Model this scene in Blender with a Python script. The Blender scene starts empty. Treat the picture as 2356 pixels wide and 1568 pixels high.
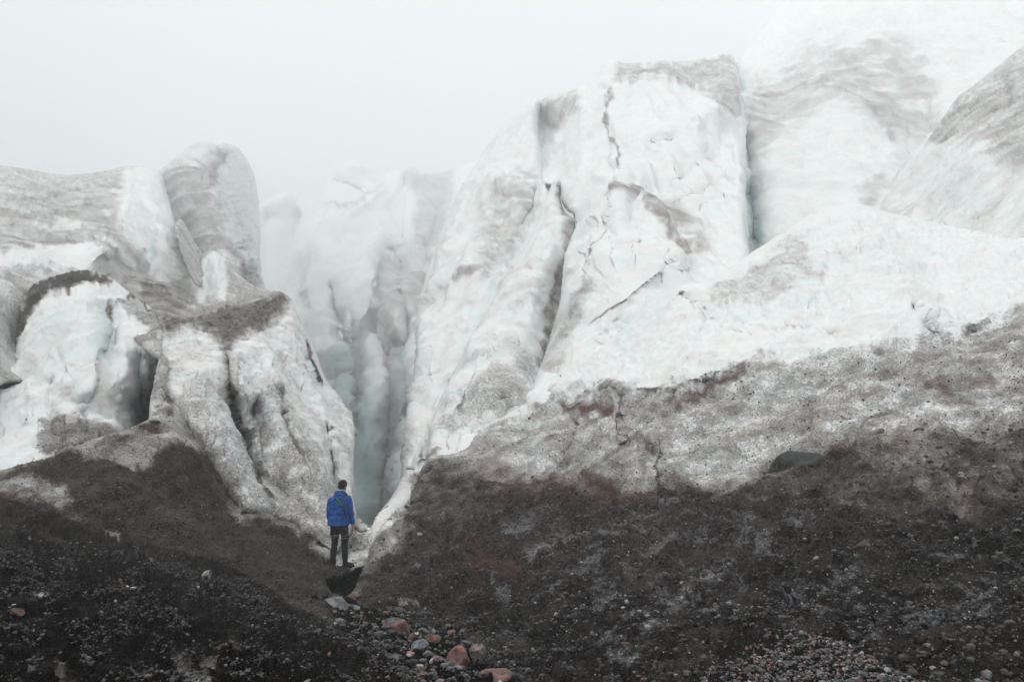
import bpy, bmesh, math, random
import numpy as np
from mathutils import Vector, Matrix

random.seed(7)
RNG = np.random.default_rng(7)
S = bpy.context.scene
COL = S.collection
PI = math.pi

# ------------------------------------------------------------------ camera
LENS = 28.0
FPX = LENS / 36.0 * 2356.0            # focal length in units of the 2356 px wide drawing sheet
TILT = math.radians(7.28)
CAMZ = 2.52
cam = bpy.data.cameras.new('camera'); cam.lens = LENS; cam.sensor_width = 36
cam.clip_end = 3000; cam.clip_start = 0.1
camo = bpy.data.objects.new('camera', cam); COL.objects.link(camo)
camo.location = (0, 0, CAMZ); camo.rotation_euler = (math.radians(90) + TILT, 0, 0)
S.camera = camo

# ------------------------------------------------------------------ sky, sun, exposure
SUN_EL, SUN_AZ = math.radians(48), math.radians(-112)
w = bpy.data.worlds.new('World'); S.world = w; w.use_nodes = True
nt = w.node_tree; nt.nodes.clear()
def N(nt, t, **k):
    n = nt.nodes.new(t)
    for a, b in k.items(): setattr(n, a, b)
    return n
out = N(nt, 'ShaderNodeOutputWorld'); bg = N(nt, 'ShaderNodeBackground'); bg2 = N(nt, 'ShaderNodeBackground'); add = N(nt, 'ShaderNodeAddShader')
sky = N(nt, 'ShaderNodeTexSky', sky_type='NISHITA'); sky.sun_disc = False
sky.sun_elevation = SUN_EL; sky.sun_rotation = SUN_AZ; sky.dust_density = 5
hs = N(nt, 'ShaderNodeHueSaturation'); hs.inputs['Saturation'].default_value = 0.25
nt.links.new(sky.outputs[0], hs.inputs['Color']); nt.links.new(hs.outputs[0], bg.inputs[0]); bg.inputs[1].default_value = 0.012
tc = N(nt, 'ShaderNodeTexCoord'); sx = N(nt, 'ShaderNodeSeparateXYZ'); rp = N(nt, 'ShaderNodeValToRGB')
nt.links.new(tc.outputs['Generated'], sx.inputs[0]); nt.links.new(sx.outputs[2], rp.inputs[0]); nt.links.new(rp.outputs[0], bg2.inputs[0])
els = rp.color_ramp.elements                     # overcast: cloud deck brighter towards the zenith
els[0].position = 0.0; els[0].color = (0.47, 0.50, 0.52, 1)
els[1].position = 1.0; els[1].color = (1, 1, 1, 1)
e = els.new(0.5); e.color = (0.60, 0.62, 0.635, 1)
bg2.inputs[1].default_value = 1.76
nt.links.new(bg.outputs[0], add.inputs[0]); nt.links.new(bg2.outputs[0], add.inputs[1]); nt.links.new(add.outputs[0], out.inputs[0])
sun = bpy.data.lights.new('sun', 'SUN'); sun.energy = 1.15; sun.angle = math.radians(20); sun.color = (1, 0.97, 0.93)
so = bpy.data.objects.new('sun', sun); COL.objects.link(so)
d = Vector((math.sin(SUN_AZ) * math.cos(SUN_EL), math.cos(SUN_AZ) * math.cos(SUN_EL), math.sin(SUN_EL)))
so.rotation_euler = (-d).to_track_quat('-Z', 'Y').to_euler()
so.location = (0, 0, 80)
S.view_settings.view_transform = 'Standard'; S.view_settings.look = 'None'
S.view_settings.exposure = 0.0; S.view_settings.gamma = 1.0; S.view_settings.use_curve_mapping = False
S.cycles.use_denoising = True
S.cycles.max_bounces = 6; S.cycles.diffuse_bounces = 4; S.cycles.glossy_bounces = 2
S.cycles.volume_bounces = 2; S.cycles.transparent_max_bounces = 4
HAZE_DENSITY = 0.0027

# ------------------------------------------------------------------ maths helpers
def far(d):
    d = np.asarray(d, float); return np.where(d > 20, d * (np.maximum(d, 20) / 20) ** 0.85, d)
def ray(x, y):
    u = (np.asarray(x, float) - 1178) / FPX; v = -(np.asarray(y, float) - 784) / FPX
    Y = math.cos(TILT) - v * math.sin(TILT); Z = math.sin(TILT) + v * math.cos(TILT)
    return u / Y, Z / Y
def place(x, y, d):
    a, b = ray(x, y)
    return np.stack([a * d, np.asarray(d, float) * np.ones_like(a), CAMZ + b * d], -1)

def _hash(ix, iy, iz, seed):
    h = (ix * 374761393 + iy * 668265263 + iz * 2147483647 + seed * 974634777) & 0xffffffff
    h = ((h ^ (h >> 13)) * 1274126177) & 0xffffffff
    h = ((h ^ (h >> 16)) * 2246822519) & 0xffffffff
    return h ^ (h >> 15)
_G = RNG.normal(size=(256, 3)); _G /= np.linalg.norm(_G, axis=1)[:, None]
def noise(p, seed=0):
    i = np.floor(p).astype(np.int64); f = p - i
    u = f * f * f * (f * (f * 6 - 15) + 10)
    r = 0
    for dx in (0, 1):
        for dy in (0, 1):
            for dz in (0, 1):
                g = _G[_hash(i[:, 0] + dx, i[:, 1] + dy, i[:, 2] + dz, seed) & 255]
                dd = f - np.array([dx, dy, dz])
                wgt = (u[:, 0] if dx else 1 - u[:, 0]) * (u[:, 1] if dy else 1 - u[:, 1]) * (u[:, 2] if dz else 1 - u[:, 2])
                r = r + wgt * (g * dd).sum(1)
    return r * 1.6
def fbm(p, lam, octs=4, gain=0.5, seed=0, spacing=None, ridged=False):
    """sum of octaves, first wavelength lam; octaves finer than the mesh spacing are faded out"""
    a = 1.0; s = 0
    for o in range(octs):
        n = noise(p / lam, seed + o * 17)
        if ridged: n = 0.5 - np.abs(n) * 1.6
        wt = 1.0 if spacing is None else np.clip((lam / spacing - 1.5) / 2.0, 0, 1)
        s = s + a * n * wt
        a *= gain; lam *= 0.5
    return s
def sstep(t): t = np.clip(t, 0, 1); return t * t * (3 - 2 * t)

def polyline(P, pts, closed=False):
    """nearest point on a polyline: distance, side, nearest point, param along"""
    pts = np.asarray(pts, float); n = len(pts); m = n if closed else n - 1
    best = np.full(len(P), 1e18); q = np.zeros_like(P); side = np.ones(len(P)); par = np.zeros(len(P))
    L = [np.linalg.norm(pts[(k + 1) % n] - pts[k]) for k in range(m)]; tot = sum(L); acc = 0
    for k in range(m):
        a = pts[k]; b = pts[(k + 1) % n]; ab = b - a
        t = np.clip(((P - a) @ ab) / max(1e-9, ab @ ab), 0, 1)
        c = a + t[:, None] * ab; dd = ((P - c) ** 2).sum(1)
        mk = dd < best
        best[mk] = dd[mk]; q[mk] = c[mk]
        cr = ab[0] * (P[:, 1] - a[1]) - ab[1] * (P[:, 0] - a[0])
        side[mk] = np.sign(cr[mk]); par[mk] = ((acc + t * L[k]) / tot)[mk]
        acc += L[k]
    return np.sqrt(best), side, q, par
def inside(P, pts):
    pts = np.asarray(pts, float); r = np.zeros(len(P), bool); n = len(pts); j = n - 1
    for i in range(n):
        xi, yi = pts[i]; xj, yj = pts[j]
        if yi != yj:
            c = ((yi > P[:, 1]) != (yj > P[:, 1])) & (P[:, 0] < (xj - xi) * (P[:, 1] - yi) / (yj - yi) + xi)
            r ^= c
        j = i
    return r
def chaikin(pts, n=1, closed=True):
    p = np.asarray(pts, float)
    for _ in range(n):
        q = np.roll(p, -1, 0)
        p = np.stack([p * .75 + q * .25, p * .25 + q * .75], 1).reshape(-1, 2)
    return p

class TPS:
    def __init__(s, pts):
        a = np.array(pts, float); s.c = a[:, :2] / 300.0; y = np.log(a[:, 2]); n = len(a)
        K = s.k(s.c); Pm = np.hstack([np.ones((n, 1)), s.c])
        A = np.zeros((n + 3, n + 3)); A[:n, :n] = K + np.eye(n) * 0.004; A[:n, n:] = Pm; A[n:, :n] = Pm.T
        s.w = np.linalg.solve(A, np.concatenate([y, np.zeros(3)]))
    def k(s, p):
        r = np.sqrt(((p[:, None] - s.c[None]) ** 2).sum(2)); return r        # biharmonic |r|: stays tame between points
    def __call__(s, P):
        P = np.asarray(P, float) / 300.0; o = np.zeros(len(P))
        for i in range(0, len(P), 50000):
            q = P[i:i + 50000]
            o[i:i + 50000] = s.k(q) @ s.w[:len(s.c)] + s.w[len(s.c)] + q @ s.w[len(s.c) + 1:]
        return np.exp(o)

def lines_depth(P, feats):
    """sum of ridge / groove / step lines, metres; negative comes towards the viewer's side of the ice"""
    o = np.zeros(len(P))
    for f in feats:
        pts, kind, amp, wl = f[:4]; wr = f[4] if len(f) > 4 else wl
        d, sd, q, t = polyline(P, pts)
        tp = sstep(t / .18) * sstep((1 - t) / .18) if not (len(f) > 5 and f[5]) else 1.0
        ww = np.where(sd > 0, wr, wl)
        if kind == 'v': o += amp * tp * np.exp(-d / ww)
        elif kind == 'g': o += amp * tp * np.exp(-(d / ww) ** 2)
        elif kind == 's': o += amp * tp * np.where(sd > 0, np.tanh(d / 7) * np.exp(-d / ww), 0)
    return o
def stains(P, base, areas, strokes):
    o = np.full(len(P), float(base))
    for pts, soft, val in areas:
        d = polyline(P, pts, True)[0]; s = np.where(inside(P, pts), d, -d)
        m = sstep(s / soft + .5); o = o * (1 - m) + val * m
    for pts, wd, val in strokes:
        d, _, _, t = polyline(P, pts)
        m = np.exp(-(d / wd) ** 2) * sstep(t / .1 + .15) * sstep((1 - t) / .12 + .15)
        o = np.maximum(o, val * m) if val > 0 else o * (1 + val * m)
    return o

def mesh_object(name, V, F, mat, parent=None, smooth=True, attrs=None):
    me = bpy.data.meshes.new(name)
    V = np.ascontiguousarray(V, np.float32); F = np.ascontiguousarray(F, np.int32)
    k = F.shape[1]
    me.vertices.add(len(V)); me.vertices.foreach_set('co', V.ravel())
    me.loops.add(F.size); me.loops.foreach_set('vertex_index', F.ravel())
    me.polygons.add(len(F)); me.polygons.foreach_set('loop_start', np.arange(0, F.size, k, dtype=np.int32))
    me.polygons.foreach_set('loop_total', np.full(len(F), k, np.int32))
    me.polygons.foreach_set('use_smooth', np.full(len(F), smooth, bool))
    me.update(calc_edges=True); me.validate()
    if attrs:
        for an, arr in attrs.items():
            if arr.ndim == 1:
                at = me.attributes.new(an, 'FLOAT', 'POINT'); at.data.foreach_set('value', arr.astype(np.float32))
            else:
                at = me.attributes.new(an, 'FLOAT_COLOR', 'POINT')
                at.data.foreach_set('color', np.hstack([arr, np.ones((len(arr), 1))]).astype(np.float32).ravel())
    if mat: me.materials.append(mat)
    o = bpy.data.objects.new(name, me); COL.objects.link(o); o.parent = parent
    return o

# ------------------------------------------------------------------ materials
def newmat(name):
    m = bpy.data.materials.new(name); m.use_nodes = True; nt = m.node_tree; nt.nodes.clear()
    o = N(nt, 'ShaderNodeOutputMaterial'); b = N(nt, 'ShaderNodeBsdfPrincipled'); nt.links.new(b.outputs[0], o.inputs[0])
    return m, nt, b
def math_(nt, op, a, b=None, c=None, clamp=False):
    n = N(nt, 'ShaderNodeMath', operation=op, use_clamp=clamp)
    for i, v in enumerate((a, b, c)):
        if v is None: continue
        if isinstance(v, (int, float)): n.inputs[i].default_value = v
        else: nt.links.new(v, n.inputs[i])
    return n.outputs[0]
def mixc(nt, f, a, b, mode='MIX'):
    n = N(nt, 'ShaderNodeMix', data_type='RGBA', blend_type=mode)
    for i, v in ((0, f), (6, a), (7, b)):
        if isinstance(v, (int, float)): n.inputs[i].default_value = v
        elif isinstance(v, tuple): n.inputs[i].default_value = (*v, 1)
        else: nt.links.new(v, n.inputs[i])
    return n.outputs[2]
def attr(nt, name):
    return N(nt, 'ShaderNodeAttribute', attribute_name=name)
def tex(nt, co, scale, detail=4, rough=.6, typ='n', dist=0.0, vec=None):
    if vec:
        mp = N(nt, 'ShaderNodeMapping'); mp.inputs['Scale'].default_value = vec; nt.links.new(co, mp.inputs[0]); co = mp.outputs[0]
    if typ == 'n':
        n = N(nt, 'ShaderNodeTexNoise'); n.inputs['Scale'].default_value = scale; n.inputs['Detail'].default_value = detail
        n.inputs['Roughness'].default_value = rough; n.inputs['Distortion'].default_value = dist
        nt.links.new(co, n.inputs['Vector']); return n.outputs['Fac']
    n = N(nt, 'ShaderNodeTexVoronoi'); n.inputs['Scale'].default_value = scale
    nt.links.new(co, n.inputs['Vector']); return n.outputs['Distance']

def ice_material(name, grain=20.0, soil=(0.028, 0.0225, 0.0203), bumpd=0.03, icy=1.0, spec=.07, wetk=.24):
    """glacier ice, with grit whose cover comes from the painted-on dirt, rust and blue amounts of the mesh"""
    m, nt, b = newmat(name)
    co = N(nt, 'ShaderNodeTexCoord').outputs['Object']
    dirt = attr(nt, 'dirt').outputs['Fac']; rust = attr(nt, 'rust').outputs['Fac']; blue = attr(nt, 'blue').outputs['Fac']
    fine = tex(nt, co, grain * .95, 2, .7); multi = tex(nt, co, grain * .3, 8, .8); mid = tex(nt, co, grain * .17, 5, .65, dist=.3); big = tex(nt, co, grain * .04, 5, .62, dist=.3, vec=(1, 1, .35))
    th = math_(nt, 'ADD', math_(nt, 'MULTIPLY', fine, .52), math_(nt, 'MULTIPLY_ADD', mid, .18, math_(nt, 'MULTIPLY', multi, .30)))
    th = math_(nt, 'MULTIPLY_ADD', math_(nt, 'SUBTRACT', th, .5), 4.2, .5)
    dp = math_(nt, 'MULTIPLY_ADD', math_(nt, 'MAXIMUM', math_(nt, 'SUBTRACT', dirt, .84), 0.0), 7.0, dirt)
    msk = math_(nt, 'MULTIPLY_ADD', math_(nt, 'SUBTRACT', dp, th), 1.5, .5 - .05, clamp=True)
    msk = math_(nt, 'MULTIPLY', msk, math_(nt, 'MULTIPLY', dirt, 6.0, clamp=True))
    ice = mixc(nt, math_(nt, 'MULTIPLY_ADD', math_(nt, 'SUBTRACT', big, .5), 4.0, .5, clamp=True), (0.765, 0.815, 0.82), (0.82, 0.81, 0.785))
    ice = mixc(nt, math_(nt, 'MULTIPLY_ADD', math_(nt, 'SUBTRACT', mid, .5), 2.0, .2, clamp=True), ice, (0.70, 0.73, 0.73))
    ice = mixc(nt, blue, ice, (0.42, 0.56, 0.57)); ice = mixc(nt, math_(nt, 'POWER', blue, 4.0), ice, (0.18, 0.27, 0.275))  # deep-ice teal; crevasse gloom and translucent glow are painted into it too
    tan = math_(nt, 'MULTIPLY_ADD', math_(nt, 'SUBTRACT', tex(nt, co, grain * .05, 5, .62, dist=.6, vec=(1, 1, .35)), .5), 4.2, .12, clamp=True)
    ice = mixc(nt, math_(nt, 'MULTIPLY', tan, .22), ice, (0.56, 0.50, 0.44))
    film = math_(nt, 'MULTIPLY_ADD', math_(nt, 'SUBTRACT', big, .5), .55, math_(nt, 'MULTIPLY', dirt, .86))
    film = math_(nt, 'MULTIPLY', film, math_(nt, 'MULTIPLY', dirt, 5.0, clamp=True), clamp=True)
    silt = mixc(nt, rust, (0.36, 0.275, 0.228), (0.22, 0.138, 0.122))
    grey = mixc(nt, film, ice, silt)       # thin film of silt
    gn = tex(nt, co, grain * .3, 9, .86, vec=(1, 1, 1.5))
    gf = tex(nt, co, grain * 1.1, 1, .5)
    gn2 = math_(nt, 'ADD', math_(nt, 'MULTIPLY', gn, .55), math_(nt, 'MULTIPLY', gf, .45))
    wet = attr(nt, 'wet').outputs['Fac']
    lo = mixc(nt, wet, tuple(c * .22 for c in soil), tuple(c * .22 * wetk for c in soil)); hi = mixc(nt, wet, tuple(c * 2.9 for c in soil), tuple(c * 2.9 * wetk for c in soil))
    so_ = mixc(nt, math_(nt, 'MULTIPLY_ADD', math_(nt, 'SUBTRACT', gn2, .5), 5.0, .42, clamp=True), lo, hi)
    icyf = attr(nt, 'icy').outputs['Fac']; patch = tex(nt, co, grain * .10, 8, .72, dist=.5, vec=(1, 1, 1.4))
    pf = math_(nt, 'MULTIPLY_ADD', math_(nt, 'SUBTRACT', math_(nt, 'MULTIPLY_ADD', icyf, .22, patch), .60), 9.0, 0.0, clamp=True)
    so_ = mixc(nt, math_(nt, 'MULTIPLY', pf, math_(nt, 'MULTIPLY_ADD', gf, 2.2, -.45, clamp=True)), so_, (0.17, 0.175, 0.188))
    so_ = mixc(nt, rust, so_, (0.13, 0.066, 0.056))
    sp = tex(nt, co, grain * .8, 2, .6)
    so_ = mixc(nt, math_(nt, 'MULTIPLY_ADD', math_(nt, 'SUBTRACT', sp, .69), 14.0, 0.0, clamp=True), so_, (0.32, 0.315, 0.315))  # glitter painted into the grit colour as pale specks
    col = mixc(nt, math_(nt, 'MULTIPLY', msk, math_(nt, 'MULTIPLY_ADD', dirt, 1.0, .02, clamp=True)), grey, so_)
    nt.links.new(col, b.inputs['Base Color'])
    nt.links.new(math_(nt, 'MULTIPLY_ADD', pf, -.35, .72), b.inputs['Roughness']); b.inputs['Specular IOR Level'].default_value = spec
    bp = N(nt, 'ShaderNodeBump'); bp.inputs['Distance'].default_value = bumpd * 32 / grain; bp.inputs['Strength'].default_value = 1.0
    h = math_(nt, 'ADD', math_(nt, 'MULTIPLY', fine, math_(nt, 'MULTIPLY_ADD', msk, 1.3, .6)), math_(nt, 'MULTIPLY', mid, math_(nt, 'MULTIPLY_ADD', msk, 1.0, 1.4)))
    h = math_(nt, 'ADD', h, math_(nt, 'MULTIPLY', msk, .25))
    nt.links.new(h, bp.inputs['Height']); nt.links.new(bp.outputs[0], b.inputs['Normal'])
    return m
M_NEAR = ice_material('glacier_ice_near', 24)
M_MID = ice_material('glacier_ice_mid', 13)
M_FAR = ice_material('glacier_ice_far', 6, bumpd=.04)
M_GRIT = ice_material('black_grit', 50, soil=(0.025, 0.0203, 0.0185), bumpd=.12, icy=.3, spec=.03, wetk=.26)

def stone_material(name, use_attr=True, colour=(.3, .3, .3), scale=30):
    m, nt, b = newmat(name)
    co = N(nt, 'ShaderNodeTexCoord').outputs['Object']
    if use_attr: c = attr(nt, 'tone').outputs['Color']
    else:
        rgb = N(nt, 'ShaderNodeRGB'); rgb.outputs[0].default_value = (*colour, 1); c = rgb.outputs[0]
    n1 = tex(nt, co, scale, 6, .7); n2 = tex(nt, co, scale * .2, 4, .6, dist=.5)
    v = math_(nt, 'MULTIPLY_ADD', math_(nt, 'SUBTRACT', n1, .5), 1.6, 1.0)
    v = math_(nt, 'MULTIPLY', v, math_(nt, 'MULTIPLY_ADD', math_(nt, 'SUBTRACT', n2, .5), 1.6, 1.0))
    cc = N(nt, 'ShaderNodeVectorMath', operation='SCALE'); nt.links.new(c, cc.inputs[0]); nt.links.new(v, cc.inputs['Scale'])
    col = cc.outputs[0]
    wet = math_(nt, 'MULTIPLY_ADD', math_(nt, 'SUBTRACT', n2, .56), 8.0, 0.0, clamp=True)
    col = mixc(nt, math_(nt, 'MULTIPLY', wet, .55), col, (0.03, 0.028, 0.027))
    dust = tex(nt, co, scale * .35, 7, .75, dist=.2)
    col = mixc(nt, math_(nt, 'MULTIPLY_ADD', math_(nt, 'SUBTRACT', dust, .5), 3.5, .25, clamp=True), col, (0.12, 0.112, 0.108))
    nt.links.new(col, b.inputs['Base Color'])
    b.inputs['Roughness'].default_value = .7; b.inputs['Specular IOR Level'].default_value = .2
    bp = N(nt, 'ShaderNodeBump'); bp.inputs['Distance'].default_value = .012; bp.inputs['Strength'].default_value = .7
    nt.links.new(n1, bp.inputs['Height']); nt.links.new(bp.outputs[0], b.inputs['Normal'])
    return m
M_STONE = stone_material('gravel_stone')

# ------------------------------------------------------------------ a mass of ice or debris
MASS = {}
def mass(name, key, outline, depths, mat, step=4.0, feats=(), rnd=(14, 1.0), skirt=6.0, margin=36.0,
         dirt=0.0, areas=(), strokes=(), rust=(), blue=(), wet=(0, (), ()), icy=(0, (), ()), flute=0.0, fk=None, rough=(1.0, 1.0, 1.0), stretch=(1, 1, .45), warp=7.0,
         bands=None, upd=0.0, seed=0, crumb=1.0, drip=7.0, label=None, thin=None):
    out = chaikin(outline, 1); base = TPS(depths)
    x0, y0 = out.min(0) - margin; x1, y1 = out.max(0) + margin
    nx = int((x1 - x0) / step) + 1; ny = int((y1 - y0) / step) + 1
    gx, gy = np.meshgrid(x0 + np.arange(nx) * step, y0 + np.arange(ny) * step)
    P = np.stack([gx.ravel(), gy.ravel()], 1)
    d, _, q, _ = polyline(P, out, True); ins = inside(P, out); sd = np.where(ins, d, -d)
    keep = sd > -margin
    # outside points fold back behind the outline: the flank of the mass
    t = np.clip(-sd / margin, 0, 1); cen = out.mean(0)
    dirn = np.where(d[:, None] > 1e-6, (q - P) / np.maximum(d, 1e-6)[:, None], 0)
    Pw = np.where(ins[:, None], P, q + dirn * (10.0 * t ** 1.3)[:, None])
    rw, rr = rnd
    s = np.clip(sd / rw, 0, 1); radd = rr * (1 - np.sqrt(np.clip(1 - (1 - s) ** 2, 0, 1)))
    Q3 = np.stack([Pw[:, 0] / 60, Pw[:, 1] / 60, np.full(len(P), seed * 7.3)], 1)
    wx = fbm(Q3, 1.0, 3, .55, seed + 3); wy = fbm(Q3 + 31.7, 1.0, 3, .55, seed + 5)
    W = Pw + warp * np.stack([wx, wy], 1)
    fk = (.62 if np.median([q_[2] for q_ in depths]) > 30 else 1.0) if fk is None else fk
    D = base(Pw) + fk * lines_depth(W, feats) + radd + skirt * t ** 1.2 + (rr * 0)
    if bands:
        for ang, lamb, amp in bands:
            a = math.radians(ang); c = (W[:, 0] * math.cos(a) + W[:, 1] * math.sin(a)) / lamb + 1.1 * fbm(Q3 * .6, 1.0, 3, .5, seed + 9)
            fr = c - np.floor(c); k = sstep(fbm(Q3 * .9 + 9, 1.0, 2, .5, seed + 11) * 1.5 + .55)
            D = D + .6 * amp * k * (np.minimum(fr / .8, (1 - fr) / .2) - .5)
    D = far(np.maximum(D, 1.5))
    V = place(Pw[:, 0], Pw[:, 1], D)
    G = V.reshape(ny, nx, 3)
    du = np.gradient(G, axis=1); dv = np.gradient(G, axis=0)
    nr = np.cross(dv, du); nr /= np.maximum(np.linalg.norm(nr, axis=2, keepdims=True), 1e-9); nr = nr.reshape(-1, 3)
    nr = np.where(((V - np.array([0, 0, CAMZ])) * nr).sum(1, keepdims=True) > 0, -nr, nr)
    spc = D * step / FPX
    st = np.array(stretch); dm = float(far(np.median([p[2] for p in depths])))
    # stains
    W2 = Pw + warp * 1.4 * np.stack([wy, wx], 1) + 5 * np.stack([fbm(Q3 * 5, 1.0, 3, .6, seed + 61), fbm(Q3 * 5 + 17, 1.0, 3, .6, seed + 67)], 1)
    W2[:, 1] += drip * fbm(np.stack([Pw[:, 0] / 14, Pw[:, 1] / 110, np.full(len(Pw), seed * 3.7)], 1), 1.0, 3, .6, seed + 81)
    dd = stains(W2, dirt, areas, strokes)
    dn = fbm(V * np.array([1, 1, .6]), dm * .035, 4, .65, seed + 71)
    dd = dd + dn * .24 * np.clip(dd * 3.2, 0, 1) * np.clip((1.06 - dd) * 3, 0.12, 1)
    A, B, C = rough
    h = A * dm * .0060 * fbm(V * st, dm * .11, 3, .55, seed + 21, spc)
    cr = 1 + crumb * np.clip((dd - .6) / .35, 0, 1)
    h += cr * B * dm * .0017 * fbm(V * st, dm * .035, 4, .6, seed + 33, spc, ridged=True)
    if flute:
        VF = V * np.array([1, .13, .11]) + .6 * dm * .05 * fbm(V, dm * .2, 2, .5, seed + 97)[:, None]
        h += flute * dm * .0085 * fbm(VF, dm * .075, 3, .5, seed + 55, spc, ridged=True)
    h += cr * C * spc * .55 * fbm(V, dm * .012, 3, .6, seed + 45, spc * .6)
    h *= (1 - .85 * t) * np.clip(.3 + sd / 24, .3, 1)
    V = V + nr * h[:, None]
    if upd: dd = dd + upd * sstep((nr[:, 2] - .55) / .3)
    rr_ = stains(W2, 0, rust, ()); bb = stains(W2, 0, (), blue); ww = stains(W2, *wet); ii = stains(W2, *icy)
    idx = np.arange(ny * nx).reshape(ny, nx); K = keep.reshape(ny, nx)
    ok = K[:-1, :-1] & K[1:, :-1] & K[:-1, 1:] & K[1:, 1:]
    F = np.stack([idx[:-1, :-1][ok], idx[1:, :-1][ok], idx[1:, 1:][ok], idx[:-1, 1:][ok]], 1)
    used = np.unique(F); rem = np.full(ny * nx, -1); rem[used] = np.arange(len(used))
    o = mesh_object(name, V[used], rem[F], mat, attrs={'dirt': np.clip(dd, 0, 1)[used], 'rust': np.clip(rr_, 0, 1)[used], 'blue': np.clip(bb, 0, 1)[used], 'wet': np.clip(ww, 0, 1)[used], 'icy': np.clip(ii, 0, 1)[used]})
    o['kind'] = 'structure'
    if label: o['label'] = label
    MASS[key] = dict(dirt=dd, base=base, V=V, nr=nr, P=Pw, sd=sd, nx=nx, ny=ny, x0=x0, y0=y0, step=step)
    return o
def surf(key, x, y):
    """the finished surface point (and outward direction) of a mass seen at sheet position x, y"""
    m = MASS[key]; i = int(round((x - m['x0']) / m['step'])); j = int(round((y - m['y0']) / m['step']))
    k = j * m['nx'] + i
    return m['V'][k].copy(), m['nr'][k].copy()
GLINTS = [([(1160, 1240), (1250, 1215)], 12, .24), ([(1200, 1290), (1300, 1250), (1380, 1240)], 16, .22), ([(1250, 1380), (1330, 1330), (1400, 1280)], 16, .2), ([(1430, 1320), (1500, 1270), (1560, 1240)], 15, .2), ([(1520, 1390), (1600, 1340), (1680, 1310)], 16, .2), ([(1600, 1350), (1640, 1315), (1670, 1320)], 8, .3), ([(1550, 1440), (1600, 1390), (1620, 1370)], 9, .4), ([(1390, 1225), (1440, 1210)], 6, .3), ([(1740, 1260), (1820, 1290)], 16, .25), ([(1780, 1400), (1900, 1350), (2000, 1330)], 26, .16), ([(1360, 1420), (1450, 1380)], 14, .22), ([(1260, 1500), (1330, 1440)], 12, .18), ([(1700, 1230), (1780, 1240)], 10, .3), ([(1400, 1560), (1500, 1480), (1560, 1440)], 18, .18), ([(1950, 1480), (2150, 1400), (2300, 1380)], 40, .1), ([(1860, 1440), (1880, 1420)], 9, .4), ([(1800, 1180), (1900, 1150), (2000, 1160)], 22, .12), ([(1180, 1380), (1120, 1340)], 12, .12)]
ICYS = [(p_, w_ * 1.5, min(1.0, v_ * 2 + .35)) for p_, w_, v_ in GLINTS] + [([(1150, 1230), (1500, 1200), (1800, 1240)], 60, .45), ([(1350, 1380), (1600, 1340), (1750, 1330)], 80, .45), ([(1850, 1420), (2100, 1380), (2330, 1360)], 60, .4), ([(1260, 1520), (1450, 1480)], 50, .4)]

# ------------------------------------------------------------------ the glacier, far to near
mass('ice_spires', 'F1', [(470, 600), (540, 510), (585, 478), (600, 468), (620, 455), (650, 442), (668, 438), (682, 450), (690, 470), (702, 462), (720, 462), (738, 474), (765, 500), (800, 560), (830, 950), (470, 950)],
     [(600, 470, 170), (665, 440, 170), (720, 465, 190), (640, 660, 130), (540, 600, 140), (760, 620, 160), (640, 900, 120)], M_FAR, 5,
     feats=[([(612, 470), (606, 560), (600, 650)], 'v', 12, 18), ([(690, 465), (680, 560), (670, 660)], 's', 18, 40)], rnd=(14, 10), skirt=20,
     blue=[([(640, 520), (640, 680)], 60, .55)], dirt=.05)

mass('ice_tower', 'L2', [(280, 430), (365, 395), (400, 365), (430, 341), (446, 333), (458, 327), (480, 325), (494, 329), (512, 328), (528, 331), (543, 336), (560, 354), (576, 378), (588, 408), (592, 440), (597, 480), (600, 520), (598, 580), (600, 640), (630, 700), (660, 760), (560, 950), (280, 950)],
     [(365, 395, 66), (480, 325, 72), (560, 354, 82), (596, 480, 86), (600, 640, 76), (483, 452, 60), (430, 440, 60), (501, 517, 56), (534, 564, 53), (563, 607, 51), (600, 660, 50), (400, 520, 57), (560, 500, 76), (570, 580, 70), (450, 650, 48), (600, 760, 44), (300, 700, 50)],
     M_FAR, 4, rnd=(9, 1.6), skirt=14, rough=(1.6, 2.2, 1.2),
     feats=[([(512, 340), (498, 384), (483, 452), (501, 517), (534, 564), (563, 607), (595, 652)], 'v', -2.5, 20, 14, 1), ([(480, 335), (470, 400), (450, 470)], 'v', 1.2, 16), ([(590, 540), (575, 600), (585, 650)], 'v', -1.5, 14)],
     dirt=.12, areas=[([(375, 400), (430, 375), (500, 345), (520, 350), (500, 385), (485, 452), (503, 517), (536, 566), (565, 610), (600, 655), (560, 720), (330, 700), (330, 430)], 24, .36),
                      ([(495, 340), (522, 350), (505, 390), (488, 440), (478, 440), (490, 390)], 12, .62)],
     strokes=[([(405, 480), (430, 560), (450, 600)], 18, .5)], blue=[([(560, 480), (575, 620), (600, 690)], 34, .3)], bands=[(80, 34, .2)], seed=2)

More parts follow.
